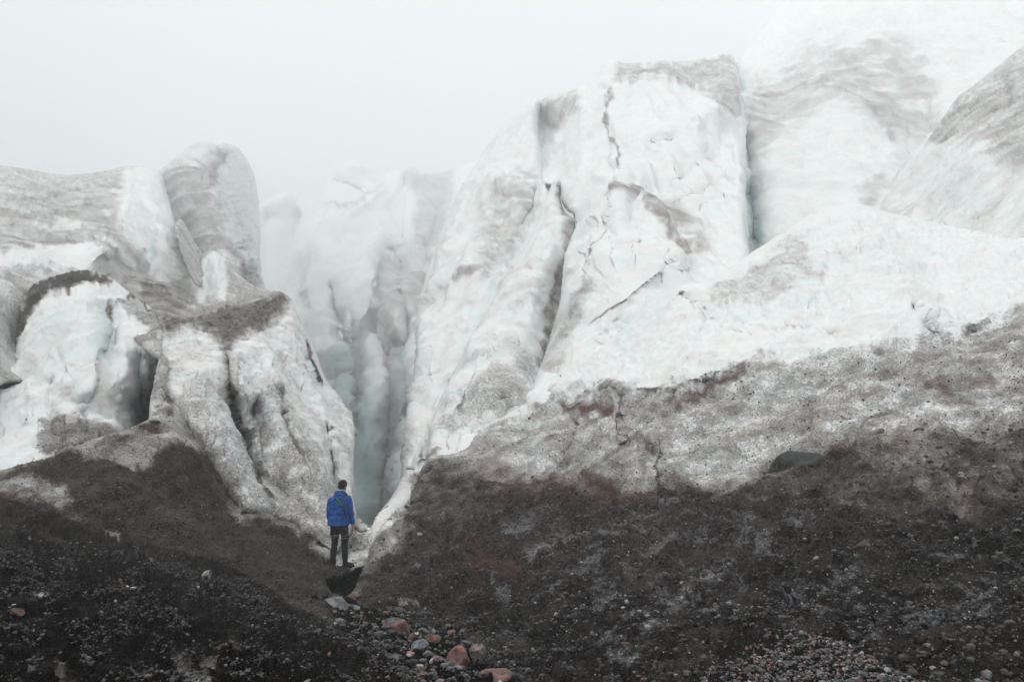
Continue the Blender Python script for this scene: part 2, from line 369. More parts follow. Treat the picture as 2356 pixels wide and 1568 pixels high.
mass('ice_ridge', 'L1', [(-650, 410), (-100, 372), (0, 380), (50, 386), (140, 403), (200, 400), (250, 391), (290, 381), (330, 381), (362, 389), (372, 402), (384, 440), (397, 499), (425, 557), (444, 629), (470, 650), (520, 860), (-650, 930)],
     [(-300, 400, 50), (-650, 420, 46), (0, 380, 52), (140, 403, 56), (290, 381, 55), (365, 390, 58), (397, 499, 51), (444, 629, 43), (250, 600, 35), (0, 600, 29), (150, 500, 42), (300, 640, 34), (350, 700, 31), (100, 600, 31), (200, 620, 31.5), (240, 580, 33), (-200, 640, 27), (300, 500, 45), (100, 800, 28), (0, 470, 41)],
     M_MID, 4, rnd=(18, 2.5), skirt=10,
     feats=[([(292, 382), (300, 440), (290, 500), (275, 560), (250, 620)], 'v', -1.6, 30, 22), ([(330, 400), (352, 460), (372, 520), (400, 590), (430, 640)], 'g', -1.4, 16),
            ([(150, 545), (185, 555), (210, 540), (235, 560), (250, 610), (262, 640)], 'v', -1.0, 22, 9), ([(0, 578), (80, 585), (150, 560), (180, 572)], 'v', -.8, 20, 14), ([(340, 560), (345, 600), (335, 640)], 'v', 1.6, 8), ([(210, 545), (250, 590), (262, 640)], 's', -1.2, 20)],
     dirt=.32, areas=[([(-300, 385), (0, 385), (140, 400), (300, 385), (250, 440), (0, 450), (-300, 450)], 50, .28),
                      ([(280, 385), (330, 382), (366, 395), (385, 450), (400, 505), (430, 570), (446, 632), (400, 660), (330, 600), (290, 560), (270, 520), (280, 440)], 34, .05),
                      ([(-300, 600), (0, 582), (60, 575), (140, 562), (200, 545), (240, 575), (245, 610), (200, 625), (90, 612), (0, 612), (-300, 640)], 16, .06),
                      ([(150, 500), (180, 510), (178, 535), (120, 525)], 12, .12), ([(280, 620), (370, 640), (430, 700), (300, 720)], 16, .5)],
     strokes=[([(0, 470), (100, 455), (200, 430)], 14, .5), ([(0, 520), (90, 500), (180, 480), (240, 450)], 10, .5)],
     blue=[([(345, 560), (338, 620)], 6, .5)], bands=[(60, 60, .15)], seed=3)

mass('ice_spire', 'L1b', [(400, 520), (408, 506), (417, 503), (428, 518), (444, 550), (468, 588), (480, 630), (455, 670), (425, 610), (408, 555)],
     [(415, 500, 49), (470, 620, 43), (440, 560, 45)], M_MID, 3, rnd=(9, 2.2), skirt=3, margin=20, rough=(.8, .8, .6), dirt=.32, strokes=[([(425, 505), (440, 540), (462, 585)], 6, .5)], seed=4)

mass('ice_slope', 'L3', [(270, 660), (300, 630), (360, 650), (425, 642), (451, 625), (459, 600), (468, 583), (483, 575), (505, 581), (525, 598), (548, 630), (578, 655), (613, 668), (648, 673), (675, 692), (690, 800), (400, 850), (270, 760)],
     [(300, 640, 34), (425, 640, 39), (483, 575, 43), (548, 630, 43), (613, 668, 40), (648, 673, 33), (450, 700, 33), (370, 730, 27), (540, 700, 30), (640, 690, 31), (300, 720, 28), (600, 790, 27), (400, 690, 31.5), (500, 640, 38)],
     M_MID, 3.5, rnd=(12, 1.8), skirt=6,
     feats=[([(470, 580), (468, 620), (462, 650)], 'v', -.8, 10), ([(500, 585), (508, 640), (500, 690)], 'v', -1.2, 16, 10), ([(480, 580), (480, 640), (485, 710)], 'v', 1.2, 8), ([(300, 640), (330, 665), (335, 690)], 'v', -.6, 12)],
     dirt=.36, areas=[([(440, 650), (462, 590), (485, 577), (520, 598), (530, 640), (500, 655), (470, 700), (445, 660)], 16, .04),
                      ([(315, 650), (380, 655), (400, 690), (470, 715), (380, 725), (330, 700)], 14, .6), ([(490, 640), (530, 650), (520, 690), (490, 690)], 12, .05)],
     blue=[([(480, 600), (484, 660)], 6, .35)], seed=5, upd=.05)

mass('ice_wall', 'M1', [(612, 700), (627, 665), (648, 607), (674, 550), (702, 496), (721, 484), (738, 440), (753, 413), (780, 378), (814, 367), (850, 376), (888, 402), (905, 398), (926, 384), (948, 381), (973, 396), (1002, 400), (1049, 387), (1099, 369), (1140, 350), (1220, 350), (1220, 900), (1010, 1280), (700, 1280), (600, 900)],
     [(627, 665, 100), (702, 496, 110), (814, 367, 116), (888, 402, 122), (948, 381, 112), (1050, 387, 125), (1140, 350, 122), (700, 600, 98), (870, 600, 92), (1000, 480, 108), (1040, 600, 92), (720, 800, 74), (780, 700, 84), (840, 900, 60), (780, 880, 76), (870, 1200, 44), (830, 1000, 58), (960, 700, 78), (940, 900, 58), (900, 1000, 56), (700, 1000, 60), (1100, 1000, 50)],
     M_FAR, 4, rnd=(18, 6), skirt=20,
     feats=[([(806, 700), (813, 780), (815, 860), (812, 960), (815, 1050)], 's', -12, 44, 40), ([(770, 700), (800, 790), (806, 880), (806, 950)], 'v', 12, 24, 5), ([(760, 640), (775, 720), (770, 800)], 'v', 7, 12),
            ([(830, 690), (868, 740), (885, 800), (905, 880), (895, 990), (880, 1190)], 'v', 7, 12, 30), ([(812, 760), (850, 700), (870, 600), (880, 520)], 'v', -5, 14, 22),
            ([(940, 720), (935, 800), (940, 900), (935, 990)], 'v', 7, 10, 14), ([(921, 655), (912, 720), (914, 800)], 'v', -5, 10, 10), ([(905, 760), (905, 830), (940, 835)], 'v', 4, 5),
            ([(926, 386), (880, 440), (840, 470), (800, 500), (770, 560)], 'v', -5, 26, 16), ([(925, 640), (935, 700), (945, 760)], 's', 4, 20), ([(753, 415), (800, 425), (845, 450)], 'v', 3, 10),
            ([(950, 384), (935, 470), (930, 560), (900, 620)], 's', 5, 40), ([(700, 510), (720, 560), (700, 640), (670, 700)], 'v', -4, 20), ([(880, 560), (920, 600), (925, 645)], 'v', 4, 6), ([(965, 690), (985, 560), (1010, 480), (1030, 430)], 'v', 3, 8)],
     dirt=.1, areas=[([(930, 400), (1000, 402), (1050, 390), (1040, 450), (1020, 520), (1000, 620), (950, 560), (960, 470)], 24, .42), ([(860, 560), (920, 540), (1000, 620), (960, 760), (880, 700)], 40, .33),
                     ([(940, 620), (985, 640), (975, 720), (940, 700)], 16, .5)],
     strokes=[([(870, 560), (880, 700), (900, 800), (905, 950), (890, 1270)], 18, .55), ([(905, 1000), (890, 1100), (890, 1290)], 30, .5), ([(700, 660), (712, 720)], 12, .4), ([(740, 470), (800, 478), (850, 450), (900, 415)], 4, .45), ([(753, 413), (810, 425), (860, 460)], 3, .45), ([(960, 480), (1000, 500), (1030, 470)], 4, .5), ([(890, 600), (925, 640), (960, 655)], 3, .5)],
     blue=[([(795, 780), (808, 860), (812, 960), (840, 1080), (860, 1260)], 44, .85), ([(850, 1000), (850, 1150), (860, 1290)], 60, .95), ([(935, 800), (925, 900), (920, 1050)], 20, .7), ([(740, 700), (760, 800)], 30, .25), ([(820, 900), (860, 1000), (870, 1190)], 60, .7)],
     bands=[(84, 30, .4)], flute=1.0, fk=.85, seed=6, rough=(.6, 1.1, .6))

mass('ice_slope', 'R2', [(1660, 300), (1690, 150), (1705, 128), (1730, 97), (1760, 60), (1790, 15), (1815, -20), (1850, -60), (1900, -90), (2750, -90), (2750, 760), (1660, 760)],
     [(1700, 130, 68), (1800, 0, 82), (2000, -150, 90), (2356, 0, 62), (2650, 0, 58), (1734, 185, 60), (1892, 66, 62), (1980, 10, 66), (1900, 250, 49), (2020, 460, 40), (1740, 560, 36), (1760, 400, 44), (1850, 450, 41), (2356, 400, 34), (2100, 100, 56), (2250, 250, 46), (1800, 60, 74), (1900, 580, 36), (1760, 250, 52), (2140, 300, 47), (1712, 195, 58), (1715, 250, 50.5), (1725, 300, 48), (1730, 350, 46)],
     M_MID, 4, rnd=(14, 3), skirt=14,
     feats=[([(1700, 225), (1734, 187), (1800, 130), (1892, 66), (1980, 13), (2050, -30)], 'v', -3.2, 18, 40, 1), ([(1880, 0), (1895, 40), (1885, 66)], 'v', 1.5, 10), ([(1700, 215), (1760, 225), (1840, 205), (1930, 210), (2000, 260), (2060, 330)], 'v', -1.3, 20, 40),
            ([(1718, 290), (1724, 360), (1730, 450), (1738, 600)], 'v', 5.5, 16, 24), ([(1706, 225), (1725, 290), (1745, 340)], 'v', 1.2, 16, 30), ([(2150, 215), (2130, 300), (2080, 400), (2020, 460)], 'v', 1.6, 30, 30),
            ([(2230, 70), (2300, 80), (2400, 110)], 'v', -.9, 20, 8), ([(2290, -10), (2330, 30), (2400, 60)], 'v', 1.5, 12)],
     dirt=.07, areas=[([(1705, 225), (1800, 165), (1900, 120), (2080, 95), (2150, 180), (2140, 290), (2060, 320), (2000, 270), (1900, 220), (1850, 260), (1760, 350), (1725, 330)], 80, .25),
                      ([(1960, 440), (2040, 400), (2030, 450), (1990, 480)], 24, .22)],
     strokes=[([(1705, 222), (1770, 222), (1850, 198), (1930, 196), (1990, 230), (2040, 300), (2070, 340)], 16, .34)],
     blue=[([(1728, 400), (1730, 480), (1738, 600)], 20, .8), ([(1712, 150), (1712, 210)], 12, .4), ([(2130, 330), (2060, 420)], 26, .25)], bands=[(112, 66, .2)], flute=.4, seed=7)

mass('ice_shoulder', 'R3', [(2750, -60), (2500, 20), (2356, 102), (2300, 148), (2240, 195), (2200, 225), (2170, 270), (2135, 322), (2100, 370), (2060, 420), (2026, 464), (2010, 540), (2100, 760), (2750, 860)],
     [(2356, 100, 41), (2200, 225, 41), (2026, 465, 36), (2356, 400, 28), (2356, 560, 25), (2600, 300, 26), (2100, 560, 30), (2700, 0, 34), (2250, 350, 32)],
     M_MID, 4, rnd=(26, 3.5), skirt=9,
     feats=[([(2330, 130), (2325, 200), (2335, 260)], 's', 1.2, 22), ([(2140, 330), (2200, 380), (2300, 400)], 'v', -.5, 26)],
     dirt=.1, areas=[([(2170, 280), (2240, 200), (2320, 145), (2420, 90), (2700, 100), (2700, 420), (2400, 400), (2290, 360), (2240, 300), (2180, 310)], 60, .29), ([(2120, 320), (2210, 225), (2240, 240), (2170, 320)], 20, .36)],
     blue=[([(2325, 180), (2340, 250)], 8, .4), ([(2130, 430), (2300, 480)], 60, .12)], bands=[(70, 50, .25)], seed=8)

mass('ice_ridge', 'R1c', [(1215, 320), (1234, 240), (1248, 226), (1290, 215), (1340, 200), (1370, 170), (1398, 141), (1418, 138), (1437, 147), (1480, 143), (1590, 140), (1630, 130), (1665, 123), (1684, 125), (1692, 140), (1702, 190), (1710, 240), (1717, 300), (1716, 400), (1714, 480), (1718, 540), (1724, 590), (1700, 660), (1500, 830), (1300, 980), (1215, 940), (1233, 872), (1260, 800), (1284, 722), (1295, 680), (1303, 600), (1318, 545), (1332, 500), (1300, 480), (1285, 430), (1235, 430)],
     [(1245, 228, 58), (1400, 140, 55), (1590, 140, 58), (1685, 125, 62), (1600, 200, 52), (1410, 300, 45), (1470, 260, 46), (1544, 183, 51), (1654, 251, 45), (1700, 290, 47), (1700, 400, 39), (1722, 580, 31), (1500, 450, 36.5), (1600, 350, 40), (1410, 430, 35), (1332, 500, 37), (1308, 600, 33), (1290, 700, 29.5), (1235, 880, 25), (1560, 660, 26.5), (1400, 650, 28), (1280, 300, 55), (1285, 400, 48), (1600, 590, 30), (1650, 480, 35.5), (1340, 260, 50), (1400, 800, 25)],
     M_MID, 3.5, rnd=(22, 2.6), skirt=9,
     feats=[([(1410, 189), (1402, 230), (1393, 269), (1408, 317), (1414, 374), (1425, 414)], 's', 2.88, 30, 30), ([(1420, 210), (1480, 192), (1544, 183), (1601, 207), (1660, 240)], 'v', -1.56, 22, 40),
            ([(1480, 340), (1522, 318), (1600, 275), (1654, 251), (1692, 268)], 'v', -1.92, 12, 34), ([(1654, 252), (1690, 320), (1702, 400), (1706, 490), (1718, 575)], 'v', -1.44, 40, 14),
            ([(1395, 425), (1420, 425), (1469, 440), (1496, 470), (1540, 529), (1584, 582), (1603, 612)], 's', -2.88, 12, 90), ([(1410, 428), (1385, 510), (1345, 610), (1300, 740)], 'v', -1.92, 50, 26), ([(1420, 430), (1425, 520), (1450, 600)], 'g', -0.96, 22),
            ([(1415, 520), (1412, 590), (1405, 640)], 'v', 0.30, 8), ([(1510, 560), (1530, 620), (1520, 680)], 'v', 0.72, 10),
            ([(1500, 460), (1570, 414), (1637, 374), (1685, 352)], 'v', 0.66, 24, 8), ([(1520, 500), (1584, 463), (1663, 423), (1700, 410)], 'v', 0.66, 24, 8), ([(1440, 380), (1500, 350), (1560, 330)], 'v', 0.60, 20, 8), ([(1560, 520), (1640, 470), (1704, 455)], 'v', 0.48, 20, 8),
            ([(1240, 232), (1250, 330), (1270, 410)], 'v', 1.6, 24, 24), ([(1340, 205), (1345, 300), (1335, 400), (1300, 470)], 'v', -2.16, 18, 26)],
     dirt=.05, areas=[([(1410, 145), (1590, 145), (1685, 128), (1700, 225), (1695, 268), (1654, 244), (1600, 204), (1544, 180), (1480, 188), (1410, 182)], 20, .32), ([(1248, 232), (1335, 205), (1330, 260), (1290, 300), (1250, 280)], 22, .28),
                      ([(1470, 445), (1560, 490), (1640, 560), (1600, 600), (1540, 530)], 44, .30)],
     strokes=[([(1400, 430), (1440, 438), (1475, 452)], 13, .4), ([(1480, 455), (1510, 500), (1550, 540), (1590, 595)], 9, .42), ([(1408, 190), (1394, 270), (1410, 320), (1424, 410)], 4, .5), ([(1350, 620), (1300, 740), (1250, 860)], 34, .25)],
     blue=[([(1395, 230), (1400, 280)], 7, .4), ([(1600, 620), (1500, 700), (1420, 770)], 24, .22), ([(1716, 320), (1712, 500)], 10, .25)], bands=[(118, 46, .35), (30, 120, .3)], flute=1.2, seed=9, rough=(.8, .3, .5))

mass('ice_ridge', 'R1a', [(1236, 222), (1215, 240), (1190, 262), (1160, 287), (1138, 312), (1115, 345), (1098, 371), (1084, 396), (1060, 430), (1045, 462), (1030, 500), (1012, 540), (1000, 576), (985, 618), (974, 655), (962, 700), (957, 760), (958, 810), (950, 880), (943, 940), (934, 1000), (926, 1060), (925, 1110), (907, 1160), (884, 1200), (872, 1235), (890, 1280), (1000, 1240), (1120, 1120), (1270, 960), (1320, 700), (1300, 520), (1270, 425), (1257, 402), (1244, 330), (1238, 290), (1243, 238)],
     [(1235, 223, 54), (1115, 345, 54), (1030, 500, 49), (962, 700, 41), (943, 940, 31), (925, 1100, 24), (882, 1200, 20), (872, 1235, 19), (1260, 420, 48), (1150, 420, 46), (1200, 600, 38.8), (1080, 600, 39), (1100, 800, 32.2), (1020, 760, 34), (1050, 950, 26), (1000, 1040, 23), (1250, 950, 27), (985, 900, 29.5), (1000, 1150, 22)],
     M_MID, 3.5, rnd=(26, 3.4), skirt=10,
     feats=[([(1170, 350), (1160, 430), (1150, 520), (1140, 620)], 'v', 1.08, 16, 22), ([(1110, 500), (1080, 600), (1040, 720)], 'v', -0.94, 26), ([(1230, 430), (1210, 500), (1180, 560)], 'v', 1.62, 30, 14),
            ([(960, 710), (1010, 640), (1060, 620), (1130, 615)], 'v', -0.68, 14, 30), ([(1000, 730), (990, 820), (965, 930), (950, 1040), (935, 1130)], 'v', -0.94, 12, 30), ([(1050, 860), (1000, 960), (975, 1040), (960, 1100)], 'v', 1.08, 14, 14)],
     dirt=.08, areas=[([(1120, 420), (1230, 400), (1240, 480), (1190, 560), (1120, 640), (1100, 560)], 60, .22), ([(980, 1060), (1000, 1040), (1010, 1100), (960, 1150), (955, 1100)], 12, .5)],
     strokes=[([(1000, 660), (1080, 625), (1160, 600)], 10, .3), ([(1150, 400), (1140, 500), (1100, 620)], 20, .24), ([(1190, 640), (1120, 760), (1060, 880)], 26, .26), ([(1210, 430), (1200, 520), (1165, 600)], 16, .28), ([(1242, 250), (1250, 340), (1265, 410)], 5, .4)],
     blue=[([(965, 740), (965, 830), (955, 900)], 22, .32), ([(1230, 440), (1190, 560), (1120, 690), (1060, 800)], 18, .22), ([(1240, 300), (1262, 400)], 8, .4)], bands=[(100, 60, .3), (20, 90, .25)], flute=1.7, rough=(.8, .3, .5), seed=10)

mass('ice_ridge', 'R1b', [(1280, 407), (1270, 425), (1255, 460), (1240, 500), (1225, 535), (1202, 575), (1170, 622), (1130, 700), (1090, 770), (1050, 850), (1010, 940), (986, 1010), (978, 1050), (1000, 1090), (1100, 1080), (1250, 990), (1350, 880), (1380, 700), (1370, 540), (1352, 508), (1330, 503), (1306, 498), (1290, 470), (1287, 415)],
     [(1280, 407, 43), (1240, 500, 39.5), (1200, 575, 36), (1130, 700, 31.2), (1050, 850, 27), (985, 1010, 23.2), (1230, 600, 33.5), (1305, 500, 38), (1290, 640, 34.8), (1345, 520, 39.5), (1268, 720, 31.5), (1240, 850, 28), (1200, 780, 28.5), (1150, 900, 25.3), (1100, 1000, 24.2), (1060, 1030, 24), (1250, 960, 26.5)],
     M_MID, 3.5, rnd=(34, 2.0), skirt=5,
     feats=[([(1290, 500), (1262, 580), (1235, 660), (1215, 760)], 'v', -1.17, 40, 14), ([(1300, 560), (1280, 640), (1262, 700), (1270, 760), (1235, 870)], 'v', 0.90, 16, 20), ([(1130, 760), (1080, 860), (1040, 960)], 'v', -0.52, 30),
            ([(1262, 690), (1290, 700)], 'v', -0.52, 5), ([(1270, 645), (1295, 655)], 'v', -0.39, 4)],
     dirt=.1, areas=[([(1305, 505), (1345, 510), (1320, 580), (1300, 680), (1290, 760), (1250, 850), (1225, 850), (1250, 760), (1252, 690), (1280, 620), (1296, 560)], 16, .52),
                     ([(1100, 860), (1200, 820), (1240, 850), (1180, 920), (1080, 980), (1000, 1020), (1020, 940)], 50, .25), ([(980, 1055), (1060, 1000), (1110, 985), (1070, 1060), (1000, 1080)], 14, .5)],
     strokes=[([(1283, 415), (1290, 470), (1306, 500)], 5, .5)], blue=[([(1285, 430), (1292, 490)], 7, .35)], bands=[(110, 60, .2)], flute=1.4, rough=(.8, .3, .5), seed=11)

mass('ice_block', 'L6', [(-650, 655), (-100, 628), (0, 613), (47, 607), (88, 612), (115, 650), (100, 720), (70, 800), (40, 900), (-650, 950)],
     [(-300, 650, 29), (0, 613, 31), (85, 612, 33), (0, 750, 28), (50, 750, 31), (-200, 850, 26), (60, 850, 30)], M_MID, 4, rnd=(10, 1.2), skirt=5, dirt=.3,
     areas=[([(-300, 660), (0, 690), (35, 720), (42, 790), (30, 860), (-300, 900)], 40, .72), ([(-300, 650), (0, 613), (85, 610), (85, 618), (0, 625), (-300, 665)], 6, .85)],
     blue=[([(60, 640), (50, 720), (38, 800)], 14, .85)], seed=12)

mass('ice_block', 'L5', [(-650, 830), (-100, 800), (-20, 800), (0, 815), (20, 838), (30, 835), (36, 790), (44, 730), (50, 695), (60, 664), (90, 644), (140, 630), (172, 622), (210, 620), (240, 632), (270, 650), (300, 675), (340, 700), (370, 733), (400, 760), (420, 900), (400, 1030), (330, 1120), (-650, 1250)],
     [(60, 664, 28), (140, 640, 29), (210, 622, 30), (300, 680, 28), (370, 735, 25.5), (30, 835, 25), (-100, 800, 24.5), (100, 720, 25.8), (200, 700, 25.6), (150, 1000, 20.5), (0, 1080, 19), (270, 800, 24), (300, 900, 23), (340, 960, 26.5), (335, 880, 23.8), (360, 830, 23.7), (372, 770, 24), (-300, 1100, 19), (200, 880, 22.3), (100, 850, 23), (270, 990, 21.5)],
     M_NEAR, 3.5, rnd=(14, 1.6), skirt=6,
     feats=[([(252, 706), (250, 760), (240, 820), (222, 880), (200, 940)], 's', -.7, 34, 70), ([(270, 690), (262, 740), (270, 800)], 'v', .35, 8), ([(330, 800), (322, 880), (318, 960)], 'v', .6, 10, 30), ([(290, 700), (285, 800), (295, 900)], 'g', -.3, 20),
            ([(60, 860), (70, 920), (50, 980)], 'v', -.3, 20), ([(130, 850), (110, 920), (120, 990), (160, 1040)], 'v', .3, 12), ([(180, 940), (200, 980), (190, 1020)], 'v', .35, 14)],
     dirt=.08, areas=[([(40, 720), (60, 660), (140, 625), (215, 618), (262, 645), (250, 655), (190, 655), (120, 672), (80, 700), (55, 760), (40, 800), (30, 840), (30, 780)], 16, .92),
                      ([(258, 700), (300, 680), (345, 710), (372, 740), (360, 780), (345, 760), (300, 720), (285, 700)], 12, .4), ([(100, 990), (140, 960), (200, 975), (260, 1000), (280, 1020), (200, 1040), (120, 1060), (80, 1020)], 28, .62),
                      ([(330, 780), (375, 750), (380, 850), (352, 880)], 14, .5)],
     strokes=[([(90, 960), (130, 1000), (180, 1030)], 14, .5), ([(265, 690), (300, 678), (340, 705), (368, 735)], 4, .9), ([(256, 700), (254, 730)], 3, .8)],
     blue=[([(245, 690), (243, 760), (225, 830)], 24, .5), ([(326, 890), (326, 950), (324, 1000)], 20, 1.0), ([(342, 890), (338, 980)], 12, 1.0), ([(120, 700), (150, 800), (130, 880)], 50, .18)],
     bands=[(30, 50, .18)], flute=.6, seed=13, rough=(1, 1.4, 1.2))

mass('ice_serac', 'LG', [(-700, 1170), (-150, 1105), (0, 1085), (60, 1068), (124, 1053), (134, 1036), (200, 1015), (255, 1000), (300, 985), (330, 973), (346, 964), (346, 940), (352, 890), (360, 850), (372, 800), (378, 768), (366, 745), (366, 724), (390, 725), (433, 731), (483, 721), (504, 706), (516, 699), (534, 704), (577, 697), (613, 684), (631, 672), (646, 669), (667, 683), (675, 698), (682, 722), (700, 755), (707, 772), (713, 772), (722, 795), (738, 845), (756, 887), (779, 905), (795, 928), (807, 942), (814, 975), (815, 1000), (812, 1060), (811, 1133), (817, 1169), (820, 1190), (806, 1230), (775, 1275), (756, 1292), (750, 1304), (746, 1322), (750, 1345), (762, 1362), (778, 1378), (796, 1392), (780, 1440), (700, 1550), (-700, 1550)],
     [(370, 735, 25), (380, 770, 22.6), (433, 733, 27), (436, 765, 22.4), (500, 722, 28), (516, 699, 29), (520, 790, 21.8), (590, 705, 28), (600, 775, 22.8), (646, 669, 29), (665, 720, 24.6), (690, 745, 25), (756, 887, 23.6), (806, 941, 23.2), (815, 1100, 20.6), (819, 1187, 19.6), (775, 1280, 17.0), (750, 1292, 16.6), (700, 1300, 15.4), (746, 1340, 14.3), (772, 1378, 12.8), (650, 1200, 17.6), (720, 1235, 17.2), (700, 1000, 20.5), (600, 1000, 20), (460, 900, 19.8), (390, 880, 20),
      (400, 960, 18.6), (430, 1000, 18.3), (346, 966, 18.3), (300, 985, 17.6), (200, 1015, 16.8), (60, 1068, 15.8), (0, 1085, 15.5), (-300, 1120, 15), (-700, 1170, 14.5), (0, 1140, 13.8), (350, 1060, 16.2), (500, 1150, 17), (590, 1195, 17.2), (560, 1280, 14.4), (430, 1200, 14.6), (250, 1120, 14.4), (250, 1250, 12.8), (600, 1340, 12.6), (0, 1300, 11), (300, 1450, 9), (650, 1450, 9), (-300, 1450, 9)],
     M_NEAR, 3.0, rnd=(8, .8), skirt=5,
     feats=[([(516, 790), (523, 862), (541, 956), (563, 1028), (595, 1100), (613, 1143)], 'v', 0.84, 16, 10), ([(573, 900), (584, 1024), (620, 1110), (680, 1180)], 'g', 0.66, 26), ([(545, 790), (556, 880), (575, 980), (600, 1060), (640, 1130)], 'v', -0.54, 14, 18),
            ([(610, 760), (640, 880), (670, 980), (720, 1110), (760, 1180)], 'v', -0.60, 20, 30), ([(640, 880), (655, 960), (690, 1040), (720, 1100)], 'v', 0.42, 10), ([(660, 720), (700, 830), (740, 930), (770, 1010), (780, 1100)], 'v', -0.54, 24, 24),
            ([(745, 960), (765, 1040), (770, 1130), (790, 1200)], 'v', 0.48, 10), ([(397, 930), (440, 985), (475, 1040), (498, 1090), (559, 1186), (613, 1182), (667, 1202), (721, 1238)], 'v', 0.66, 16, 30, 1), ([(395, 770), (372, 860), (368, 930), (400, 965)], 'v', -0.48, 14),
            ([(134, 1036), (132, 1060), (150, 1075)], 'v', 0.36, 8), ([(710, 775), (716, 830), (740, 890)], 'v', 0.60, 4), ([(430, 1020), (470, 1110), (520, 1190), (600, 1250), (700, 1290)], 'g', 0.36, 30), ([(200, 1020), (300, 1010), (380, 1010), (430, 985)], 'g', -0.36, 24)],
     dirt=.14,
     areas=[([(366, 722), (433, 730), (483, 720), (516, 697), (560, 700), (613, 682), (646, 667), (672, 692), (650, 715), (625, 738), (600, 765), (575, 758), (545, 775), (526, 810), (519, 845), (508, 780), (460, 762), (430, 752), (400, 770), (385, 775), (366, 750)], 30, .80),
            ([(380, 960), (440, 960), (520, 1010), (640, 1010), (740, 1090), (830, 1180), (830, 1400), (380, 1400)], 170, .34),
            ([(-800, 1085), (0, 1085), (120, 1050), (135, 1036), (200, 1015), (300, 985), (350, 968), (400, 985), (460, 1015), (487, 1064), (505, 1110), (559, 1190), (613, 1184), (667, 1206), (721, 1243), (765, 1285), (900, 1330), (900, 1600), (-800, 1600)], 60, .965),
            ([(180, 1032), (250, 1018), (330, 1004), (400, 992), (460, 1012), (480, 1045), (440, 1030), (390, 1022), (350, 1045), (330, 1085), (250, 1055), (190, 1050)], 30, .5),
            ([(-100, 1110), (60, 1108), (130, 1125), (175, 1165), (140, 1180), (60, 1150), (-100, 1140)], 30, .66),
            ([(345, 970), (360, 880), (372, 800), (392, 850), (388, 900), (405, 960), (420, 985)], 14, .42),
            ([(640, 1175), (700, 1160), (780, 1230), (800, 1250), (760, 1290), (721, 1243)], 26, .5)],
     strokes=[([(516, 790), (523, 862), (541, 956), (563, 1028), (595, 1100), (640, 1170)], 8, .78), ([(600, 960), (620, 1020), (650, 1100)], 26, .36), ([(590, 900), (600, 960)], 12, .3), ([(560, 1000), (600, 1110), (680, 1180)], 34, .36), ([(640, 880), (660, 970), (690, 1040)], 8, .4), ([(716, 780), (716, 830)], 5, .5), ([(780, 910), (808, 945)], 8, .45),
              ([(420, 1000), (470, 1080), (530, 1180)], 20, .5), ([(590, 1190), (560, 1060), (545, 980)], 26, .35), ([(380, 900), (395, 950)], 12, .7), ([(120, 1055), (134, 1036), (200, 1018)], 8, .95)],
     rust=[([(350, 985), (450, 990), (460, 1020), (360, 1020)], 30, .3)],
     blue=[([(800, 1000), (806, 1100)], 14, .15)], bands=[(8, 34, .14)], flute=.8, seed=14, rough=(.8, 1.3, 1.3), stretch=(1.2, 1.2, .35), warp=6, drip=4)

